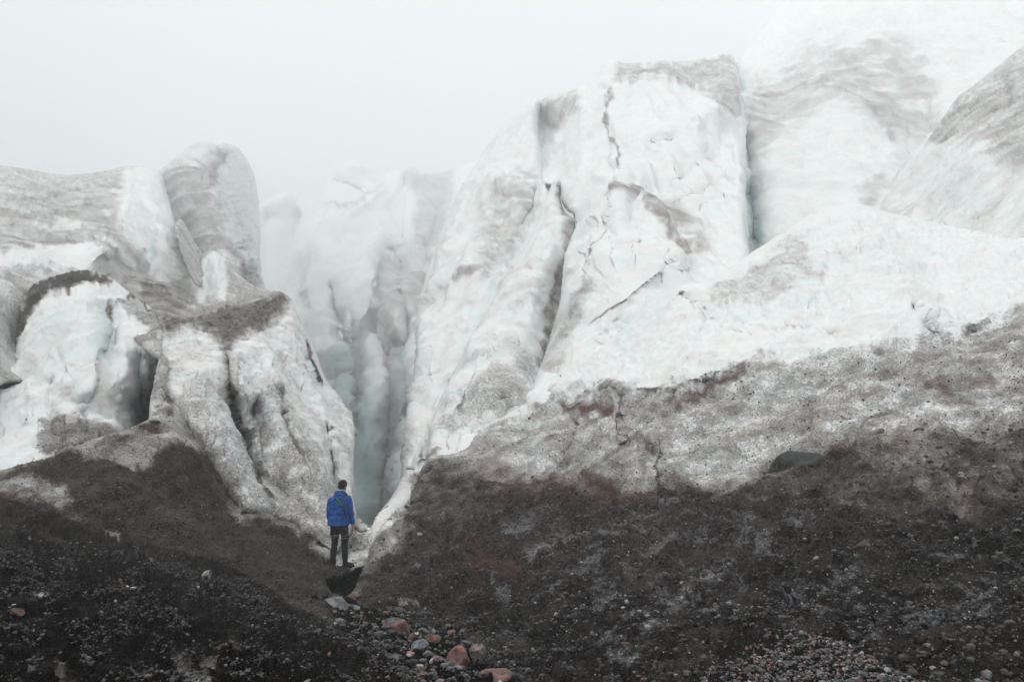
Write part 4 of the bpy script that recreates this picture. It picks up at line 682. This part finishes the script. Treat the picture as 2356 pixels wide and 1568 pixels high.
# the biggest become stones of their own, the rest is gravel and pale glint flakes
bigs = []; sv, sf, stn = [], [], []; nv = 0
b0, f0 = ICO1
for k, (c, nn, r, t, ti, P) in enumerate(parts):
    px = r / c[:, 1] * FPX; order = np.argsort(-px); lim = (110, 70, 50, 0, 6, 0, 0, 0, 0, 0, 0, 0, 0)[k]
    infr = (P[:, 0] > 0) & (P[:, 0] < 2356) & (P[:, 1] < 1568)
    big = [i for i in order if infr[i]][:lim]
    for i in big: bigs.append((k, c[i], r[i], ti[i], t[i]))
    rest = np.setdiff1d(np.arange(len(r)), big); n = len(rest)
    sc = RNG.uniform(.6, 1.25, (n, 3)); ang = RNG.uniform(0, 2 * PI, n)
    v = b0[None] * (1 + RNG.uniform(-.22, .22, (n, len(b0), 1))) * sc[:, None] * r[rest][:, None, None]
    v[:, :, 2] *= .75
    ca, sa = np.cos(ang)[:, None], np.sin(ang)[:, None]
    v = np.stack([v[:, :, 0] * ca - v[:, :, 1] * sa, v[:, :, 0] * sa + v[:, :, 1] * ca, v[:, :, 2]], -1) + (c[rest] + nn[rest] * r[rest][:, None] * .35)[:, None]
    sv.append(v.reshape(-1, 3)); sf.append((f0[None] + (np.arange(n) * len(b0))[:, None, None] + nv).reshape(-1, 3)); nv += n * len(b0)
    stn.append(np.repeat(t[rest], len(b0), 0))
gr = mesh_object('gravel', np.concatenate(sv), np.concatenate(sf), M_STONE, smooth=False, attrs={'tone': np.concatenate(stn)})
gr['kind'] = 'stuff'; gr['label'] = 'loose grey, brown and red gravel strewn over the black moraine in front'
PROTO = {}
WORD = ['grey', 'dark grey', 'pale grey', 'brown', 'reddish', 'pink', 'whitish']
PLACE = ['on the black gravel mound at the left', 'in the stony stream bed below the hiker', 'on the gravel cone at lower right', 'on the dark left slope', 'on the dark bank right of the stream bed']
for q, (k, c, r, ti, t) in enumerate(bigs):
    kk = (int(ti), q % 4)
    if kk not in PROTO:
        v, f = stone_shape(200 + ti * 4 + q % 4, 3, 8, .75)
        o = mesh_object('pebble', v, f, M_STONE, smooth=False, attrs={'tone': tone_of(v, PAL[ti][0], q)})
        PROTO[kk] = o
    else:
        o = PROTO[kk].copy(); COL.objects.link(o)
    o.location = c + np.array([0, 0, r * .3]); o.rotation_euler = (RNG.uniform(-.4, .4), RNG.uniform(-.4, .4), RNG.uniform(0, 6.28))
    o.scale = (r * RNG.uniform(.9, 1.4), r * RNG.uniform(.8, 1.2), r * RNG.uniform(.6, .95))
    o['label'] = f'small {WORD[ti]} pebble lying loose {PLACE[k]}'; o['category'] = 'pebble'
    o['group'] = f'{WORD[ti]} pebbles {PLACE[k]}'

# ------------------------------------------------------------------ the hiker
def flat(name, col, rough_=.7, weave=None, spec=.25):
    m, nt, b = newmat(name); co = N(nt, 'ShaderNodeTexCoord').outputs['Object']
    n = tex(nt, co, 14, 5, .6, dist=.3); n2 = tex(nt, co, weave or 300, 2, .5)
    c = mixc(nt, math_(nt, 'MULTIPLY_ADD', math_(nt, 'SUBTRACT', n, .5), 2.4, .5, clamp=True), tuple(x * .72 for x in col), tuple(x * 1.25 for x in col))
    nt.links.new(c, b.inputs['Base Color']); b.inputs['Roughness'].default_value = rough_; b.inputs['Specular IOR Level'].default_value = spec
    bp = N(nt, 'ShaderNodeBump'); bp.inputs['Distance'].default_value = .012; bp.inputs['Strength'].default_value = .6
    nt.links.new(math_(nt, 'ADD', n, math_(nt, 'MULTIPLY', n2, .08)), bp.inputs['Height']); nt.links.new(bp.outputs[0], b.inputs['Normal'])
    return m
M_JACKET = flat('blue_shell_fabric', (.016, .082, .31), .55); M_TROUSER = flat('black_softshell', (.012, .012, .014)); M_SKIN = flat('skin', (.42, .22, .15), .5)
M_HAT = flat('dark_knit', (.022, .019, .018), .9); M_HAIR = flat('dark_hair', (.018, .013, .010), .6); M_LINING = flat('pale_lining', (.38, .46, .52), .8)
M_STRAP = flat('green_webbing', (.05, .28, .06)); M_SILVER = flat('grey_webbing', (.22, .23, .25)); M_BOOT = flat('dark_leather', (.035, .032, .03), .6); M_SOLE = flat('black_rubber', (.012, .012, .012), .8)
M_EYE = flat('eye', (.5, .5, .5), .2)

def loft(rings, seg=22, cap=True, fold=0.0, seed=0):
    """rings: (centre, rx, ry, axis) swept into one closed tube"""
    V = []; F = []
    for (c, rx, ry, ax) in rings:
        ax = Vector(ax).normalized(); u = Vector((1, 0, 0)); u = (u - ax * u.dot(ax)).normalized(); v = ax.cross(u)
        for k in range(seg):
            a = 2 * PI * k / seg; V.append(Vector(c) + u * (rx * math.cos(a)) + v * (ry * math.sin(a)))
    n = len(rings)
    for i in range(n - 1):
        for k in range(seg):
            a = i * seg + k; b = i * seg + (k + 1) % seg; F.append((a, b, b + seg, a + seg))
    if cap: F.append(tuple(range(seg))[::-1]); F.append(tuple((n - 1) * seg + k for k in range(seg)))
    return V, F
def tube_path(pts, radii, seg=10, sub=4):
    """smooth tube through points (Catmull-Rom)"""
    P = [Vector(p) for p in pts]; R = list(radii) if hasattr(radii, '__len__') else [radii] * len(P); Q = []; RR = []
    for i in range(len(P) - 1):
        a, b, c, d_ = P[max(i - 1, 0)], P[i], P[i + 1], P[min(i + 2, len(P) - 1)]
        for s in range(sub):
            t = s / sub; Q.append(.5 * ((2 * b) + (c - a) * t + (2 * a - 5 * b + 4 * c - d_) * t * t + (3 * b - a - 3 * c + d_) * t ** 3)); RR.append(R[i] * (1 - t) + R[i + 1] * t)
    Q.append(P[-1]); RR.append(R[-1]); rings = []
    for i, q in enumerate(Q):
        t = (Q[min(i + 1, len(Q) - 1)] - Q[max(i - 1, 0)]); rings.append((q, RR[i], RR[i], t if t.length > 0 else (0, 0, 1)))
    return loft(rings, seg)
def ellipsoid(c, r, seg=24, rings=14, rot=0.0):
    V = []; F = []
    for i in range(rings + 1):
        th = PI * i / rings
        for k in range(seg):
            a = 2 * PI * k / seg; p = Vector((r[0] * math.sin(th) * math.cos(a), r[1] * math.sin(th) * math.sin(a), r[2] * math.cos(th)))
            p.rotate(Matrix.Rotation(rot, 3, 'Z')); V.append(Vector(c) + p)
    for i in range(rings):
        for k in range(seg):
            a = i * seg + k; b = i * seg + (k + 1) % seg; F.append((a, a + seg, b + seg, b))
    return V, F
def build(name, pieces, mat, parent, voxel=None, smooth_it=0, folds=0.0, seed=0):
    bm = bmesh.new()
    for V, F in pieces:
        vs = [bm.verts.new(v) for v in V]
        for f in F:
            try: bm.faces.new([vs[i] for i in f])
            except ValueError: pass
    bmesh.ops.remove_doubles(bm, verts=bm.verts, dist=1e-5); bmesh.ops.recalc_face_normals(bm, faces=bm.faces)
    me = bpy.data.meshes.new(name); bm.to_mesh(me); bm.free(); me.materials.append(mat)
    for p in me.polygons: p.use_smooth = True
    o = bpy.data.objects.new(name, me); COL.objects.link(o); o.parent = parent
    if voxel:
        r = o.modifiers.new('remesh', 'REMESH'); r.mode = 'VOXEL'; r.voxel_size = voxel; r.use_smooth_shade = True
    if smooth_it:
        s = o.modifiers.new('smooth', 'SMOOTH'); s.iterations = smooth_it; s.factor = .6
    if folds:
        tx = bpy.data.textures.new('fold_clouds', 'CLOUDS'); tx.noise_scale = .09; tx.noise_depth = 2
        dmod = o.modifiers.new('folds', 'DISPLACE'); dmod.texture = tx; dmod.strength = folds; dmod.mid_level = .5
    return o
foot, _ = surf('LE', 779, 1306)
person = bpy.data.objects.new('person', None); COL.objects.link(person)
person.location = (float(foot[0]) - .012, float(foot[1]), float(foot[2]) - .015)
person['label'] = 'person in blue hooded jacket and black trousers seen from behind, standing between ice walls'
person['category'] = 'person'; person.scale = (.975, .975, .975)

# body: one continuous skinned surface
J = {}; E = []
def jt(n, co, r): J[n] = (co, r)
jt('pelvis', (-.01, .0, .92), .12); jt('belly', (-.015, .01, 1.08), .115); jt('chest', (-.012, .01, 1.28), .125); jt('collar', (.0, .0, 1.42), .085)
jt('neck', (.018, .005, 1.52), .052); jt('jaw', (.035, .02, 1.60), .062); jt('skull', (.043, .022, 1.685), .083); jt('crown', (.045, .022, 1.725), .062)
E += [('pelvis', 'belly'), ('belly', 'chest'), ('chest', 'collar'), ('collar', 'neck'), ('neck', 'jaw'), ('jaw', 'skull'), ('skull', 'crown')]
for s, sh, el, wr, pm in (('l', (-.165, .0, 1.41), (-.215, .0, 1.14), (-.20, .10, .93), (-.175, .165, .90)), ('r', (.158, .0, 1.42), (.225, .01, 1.14), (.258, .03, .885), (.268, .038, .835))):
    jt(s + 'sh', sh, .055); jt(s + 'el', el, .042); jt(s + 'wr', wr, .027); jt(s + 'pm', pm, .031)
    E += [('collar', s + 'sh'), (s + 'sh', s + 'el'), (s + 'el', s + 'wr'), (s + 'wr', s + 'pm')]
for s, hp, kn, an, to in (('l', (-.085, 0, .84), (-.092, .02, .49), (-.108, -.01, .10), (-.13, .13, .04)), ('r', (.085, 0, .84), (.115, .02, .49), (.135, -.01, .10), (.20, .09, .04))):
    jt(s + 'hp', hp, .085); jt(s + 'kn', kn, .055); jt(s + 'an', an, .038); jt(s + 'to', to, .03)
    E += [('pelvis', s + 'hp'), (s + 'hp', s + 'kn'), (s + 'kn', s + 'an'), (s + 'an', s + 'to')]
names = list(J); me = bpy.data.meshes.new('body')
me.from_pydata([J[n][0] for n in names], [(names.index(a), names.index(b)) for a, b in E], [])
me.materials.append(M_SKIN)
body = bpy.data.objects.new('body', me); COL.objects.link(body); body.parent = person
sk = body.modifiers.new('skin', 'SKIN'); sk.use_smooth_shade = True
for i, n in enumerate(names):
    sv_ = me.skin_vertices[0].data[i]; sv_.radius = (J[n][1], J[n][1]); sv_.use_root = (n == 'pelvis')
body.modifiers.new('subsurf', 'SUBSURF').render_levels = 2; body.modifiers['subsurf'].levels = 1
# hands: palm with four unequal curled fingers and a thumb leaving its side
def hand(wr, side, fwd):
    W = Vector(wr); dn = Vector((.10 * side, .10, -1)).normalized(); f = Vector(fwd).normalized(); out_ = dn.cross(f)
    pcs = [loft([(W + dn * t, a, b_, dn) for t, a, b_ in ((0, .022, .026), (.03, .019, .036), (.07, .017, .041), (.092, .014, .038))], 14)]
    for k, (o_, L) in enumerate(((.028, .068), (.010, .076), (-.009, .071), (-.027, .056))):
        b_ = W + dn * .085 + f * o_; c1 = b_ + dn * L * .45 + out_ * .004; c2 = c1 + dn * L * .3 + out_ * (.012 * -side); c3 = c2 + dn * L * .22 + out_ * (.02 * -side)
        pcs.append(tube_path([b_, c1, c2, c3], [.0095, .009, .0082, .0068], 8, 3))
    t0 = W + dn * .03 + f * .03; pcs.append(tube_path([t0, t0 + dn * .03 + f * .02, t0 + dn * .055 + f * .026, t0 + dn * .075 + f * .024], [.012, .0105, .0095, .0075], 8, 3))
    return pcs
build('hand', hand((.262, .032, .885), 1, (.25, 1, 0)), M_SKIN, person, .004, 1)
build('hand', hand((-.19, .13, .93), -1, (.6, 1, 0)), M_SKIN, person, .004, 1)
# head details
hd = Vector((.043, .022, 1.66)); yaw = -.55; fd = Vector((math.sin(-yaw), math.cos(yaw), 0)); rt = Vector((fd.y, -fd.x, 0))
build('face', [ellipsoid(hd + Vector((0, 0, .0)), (.073, .092, .108), rot=yaw), ellipsoid(hd + fd * .04 - Vector((0, 0, .05)), (.05, .05, .05), rot=yaw), tube_path([hd + fd * .088 + Vector((0, 0, .02)), hd + fd * .106 - Vector((0, 0, .012)), hd + fd * .092 - Vector((0, 0, .028))], [.008, .014, .011], 8, 3),
               tube_path([hd + fd * .086 - rt * .022 - Vector((0, 0, .055)), hd + fd * .094 - Vector((0, 0, .054)), hd + fd * .086 + rt * .022 - Vector((0, 0, .055))], [.005, .008, .005], 8, 3)], M_SKIN, person, .005, 2)
for s in (-1, 1):
    build('eye', [ellipsoid(hd + fd * .078 + rt * (.03 * s) + Vector((0, 0, .008)), (.011, .011, .010), 12, 8)], M_EYE, person)
    build('ear', [ellipsoid(hd + rt * (.075 * s) - fd * .008 + Vector((0, 0, -.008)), (.010, .020, .032), 12, 8, rot=yaw)], M_SKIN, person)
build('hair', [ellipsoid(hd - fd * .018 + Vector((0, 0, .012)), (.080, .088, .092), rot=yaw), ellipsoid(hd - fd * .05 - Vector((0, 0, .03)), (.066, .045, .055), rot=yaw), ellipsoid(hd - fd * .03 - rt * .06 - Vector((0, 0, .015)), (.035, .045, .04), rot=yaw)], M_HAIR, person, .006, 2, .02)
build('beanie', [ellipsoid(hd - fd * .006 + Vector((0, 0, .052)), (.089, .103, .088), rot=yaw), loft([(hd - fd * .01 + Vector((0, 0, z)), a, a * 1.14, (0, 0, 1)) for z, a in ((.010, .084), (.018, .091), (.045, .092), (.052, .086))], 24)], M_HAT, person, .006, 2, .015)
# trousers
tr = [loft([(Vector((-.004, .0, 1.0)), .17, .12, (0, 0, 1)), (Vector((-.002, 0, .86)), .188, .128, (0, 0, 1)), (Vector((0, 0, .76)), .192, .122, (0, 0, 1)), (Vector((0, .0, .70)), .17, .10, (0, 0, 1))], 26)]
tr.append(loft([(Vector(c), rx, ry, (0, 0, 1)) for c, rx, ry in (((-.085, 0, .80), .1, .115), ((-.09, .0, .69), .093, .105), ((-.089, .012, .55), .068, .085), ((-.094, .02, .46), .066, .076), ((-.108, .0, .325), .067, .076), ((-.112, -.01, .2), .060, .068), ((-.108, -.01, .13), .056, .062), ((-.106, .0, .07), .06, .07))], 20))
tr.append(loft([(Vector(c), rx, ry, (0, 0, 1)) for c, rx, ry in (((.09, 0, .80), .1, .115), ((.108, .0, .69), .086, .105), ((.114, .012, .55), .070, .085), ((.118, .02, .46), .066, .076), ((.126, .0, .325), .066, .076), ((.134, -.01, .2), .060, .068), ((.140, -.01, .13), .058, .062), ((.142, .0, .06), .062, .07))], 20))
build('trousers', tr, M_TROUSER, person, .010, 3, .022)
# boots
for (x, dr, nm) in ((-.108, Vector((-.18, 1, 0)), 0), (.142, Vector((.75, .62, 0)), 1)):
    dr = dr.normalized(); c = Vector((x, 0, 0))
    b = build('boot', [loft([(c + Vector((0, 0, z)), r_, r_ * 1.1, (0, 0, 1)) for z, r_ in ((.02, .052), (.07, .055), (.13, .052), (.16, .055))], 16),
                       tube_path([c - dr * .05 + Vector((0, 0, .05)), c + dr * .04 + Vector((0, 0, .06)), c + dr * .13 + Vector((0, 0, .045)), c + dr * .19 + Vector((0, 0, .038))], [.046, .054, .046, .032], 14, 4)], M_BOOT, person, .008, 3, .008)
    sole = build('sole', [tube_path([c - dr * .07 + Vector((0, 0, .022)), c + dr * .02 + Vector((0, 0, .02)), c + dr * .12 + Vector((0, 0, .02)), c + dr * .205 + Vector((0, 0, .022))], [.03, .042, .046, .026], 14, 4)], M_SOLE, b, .007, 2)
# jacket
ja = [loft([(Vector((cx, cy, z)), rx, ry, (0, 0, 1)) for z, cx, cy, rx, ry in ((.848, -.026, 0, .226, .155), (.87, -.026, 0, .232, .160), (.95, -.024, 0, .222, .155), (1.05, -.02, 0, .208, .146), (1.18, -.016, 0, .205, .142), (1.30, -.012, 0, .210, .142), (1.39, -.01, -.005, .200, .130), (1.45, -.006, -.008, .158, .112), (1.50, .004, -.006, .108, .092), (1.55, .018, 0, .080, .080), (1.585, .028, .004, .074, .076))], 32)]
ja.append(tube_path([(-.135, .0, 1.40), (-.185, -.002, 1.36), (-.215, -.005, 1.24), (-.222, .0, 1.12), (-.222, .045, 1.0), (-.205, .10, .93)], [.07, .074, .066, .060, .056, .050], 16, 4))
ja.append(tube_path([(.128, .0, 1.41), (.178, .0, 1.375), (.210, .0, 1.26), (.228, .01, 1.13), (.248, .022, 1.0), (.262, .03, .885)], [.07, .074, .066, .060, .054, .047], 16, 4))
jk = build('jacket', ja, M_JACKET, person, .009, 4, .035)
hood = build('hood', [ellipsoid((-.005, -.085, 1.475), (.125, .062, .075)), ellipsoid((-.03, -.115, 1.425), (.10, .04, .05)), tube_path([(-.10, -.03, 1.50), (-.07, -.085, 1.545), (.02, -.10, 1.555), (.10, -.055, 1.53), (.14, .0, 1.47)], [.026, .034, .034, .030, .022], 12, 4)], M_JACKET, jk, .008, 4, .03)
build('collar_lining', [tube_path([(-.035, -.058, 1.575), (.02, -.078, 1.588), (.075, -.058, 1.582), (.105, -.01, 1.562)], [.012, .017, .016, .010], 10, 4)], M_LINING, jk)
build('shoulder_tab', [tube_path([(.14, -.03, 1.475), (.19, -.04, 1.462), (.235, -.03, 1.455)], [.010, .009, .005], 8, 3)], M_TROUSER, jk)
def band(pts, wd, th):
    V = []; F = []
    P = [Vector(p) for p in pts]
    for i, p in enumerate(P):
        t = (P[min(i + 1, len(P) - 1)] - P[max(i - 1, 0)]).normalized(); nrm = Vector((0, -1, 0)); sd_ = t.cross(nrm).normalized()
        for a, b_ in ((-1, 0), (1, 0), (1, 1), (-1, 1)): V.append(p + sd_ * wd * a + nrm * th * b_)
    for i in range(len(P) - 1):
        for k in range(4): F.append((i * 4 + k, i * 4 + (k + 1) % 4, i * 4 + 4 + (k + 1) % 4, i * 4 + 4 + k))
    F.append((0, 1, 2, 3)); m_ = (len(P) - 1) * 4; F.append((m_ + 3, m_ + 2, m_ + 1, m_))
    return V, F
build('shoulder_strap', [band([(-.045, -.150, 1.42), (-.01, -.155, 1.385), (.025, -.155, 1.34), (.06, -.150, 1.29), (.085, -.143, 1.25)], .013, .006)], M_STRAP, person)
build('sling', [band([(.085, -.145, 1.25), (.11, -.140, 1.18), (.14, -.128, 1.10), (.165, -.11, 1.0)], .009, .006)], M_TROUSER, person)
# harness leg loops, two thin bands a thigh, and the gear loop at the left hip
def ring(cx, z, rx, ry, til, r=.006):
    P = [(cx + rx * math.cos(a), ry * math.sin(a) + .005, z + til * math.cos(a)) for a in np.linspace(0, 2 * PI, 25)]
    return tube_path(P, r, 6, 2)
for cx, z, rx, ry, til in ((-.089, .655, .092, .108, .012), (-.089, .615, .085, .10, .035), (.112, .650, .086, .104, .004), (.113, .600, .080, .098, .0)):
    build('leg_loop', [ring(cx, z, rx, ry, til, .0055)], M_SILVER, person)
build('gear_loop', [tube_path([(-.175, -.02, .76), (-.188, -.02, .72), (-.186, -.02, .66), (-.172, -.02, .635), (-.165, -.02, .68)], .0065, 8, 4)], M_TROUSER, person)
build('buckle', [tube_path([(.19, -.01, .645), (.205, -.01, .62), (.195, -.01, .59)], .012, 8, 4)], M_TROUSER, person)

# ------------------------------------------------------------------ haze: one closed box of even air
hb = bmesh.new(); bmesh.ops.create_cube(hb, size=1.0)
for v in hb.verts: v.co = Vector((v.co.x * 1780, 440 + v.co.y * 1460, -10 + (v.co.z + .5) * 195.0))
hm = bpy.data.meshes.new('haze'); hb.to_mesh(hm); hb.free()
ho = bpy.data.objects.new('haze', hm); COL.objects.link(ho); ho['kind'] = 'stuff'
m = bpy.data.materials.new('haze'); m.use_nodes = True; nt = m.node_tree; nt.nodes.clear()
o = N(nt, 'ShaderNodeOutputMaterial'); pv = N(nt, 'ShaderNodeVolumePrincipled')
pv.inputs['Color'].default_value = (0.93, 0.96, 0.97, 1); pv.inputs['Density'].default_value = HAZE_DENSITY; pv.inputs['Anisotropy'].default_value = 0.0
nt.links.new(pv.outputs[0], o.inputs['Volume']); hm.materials.append(m)
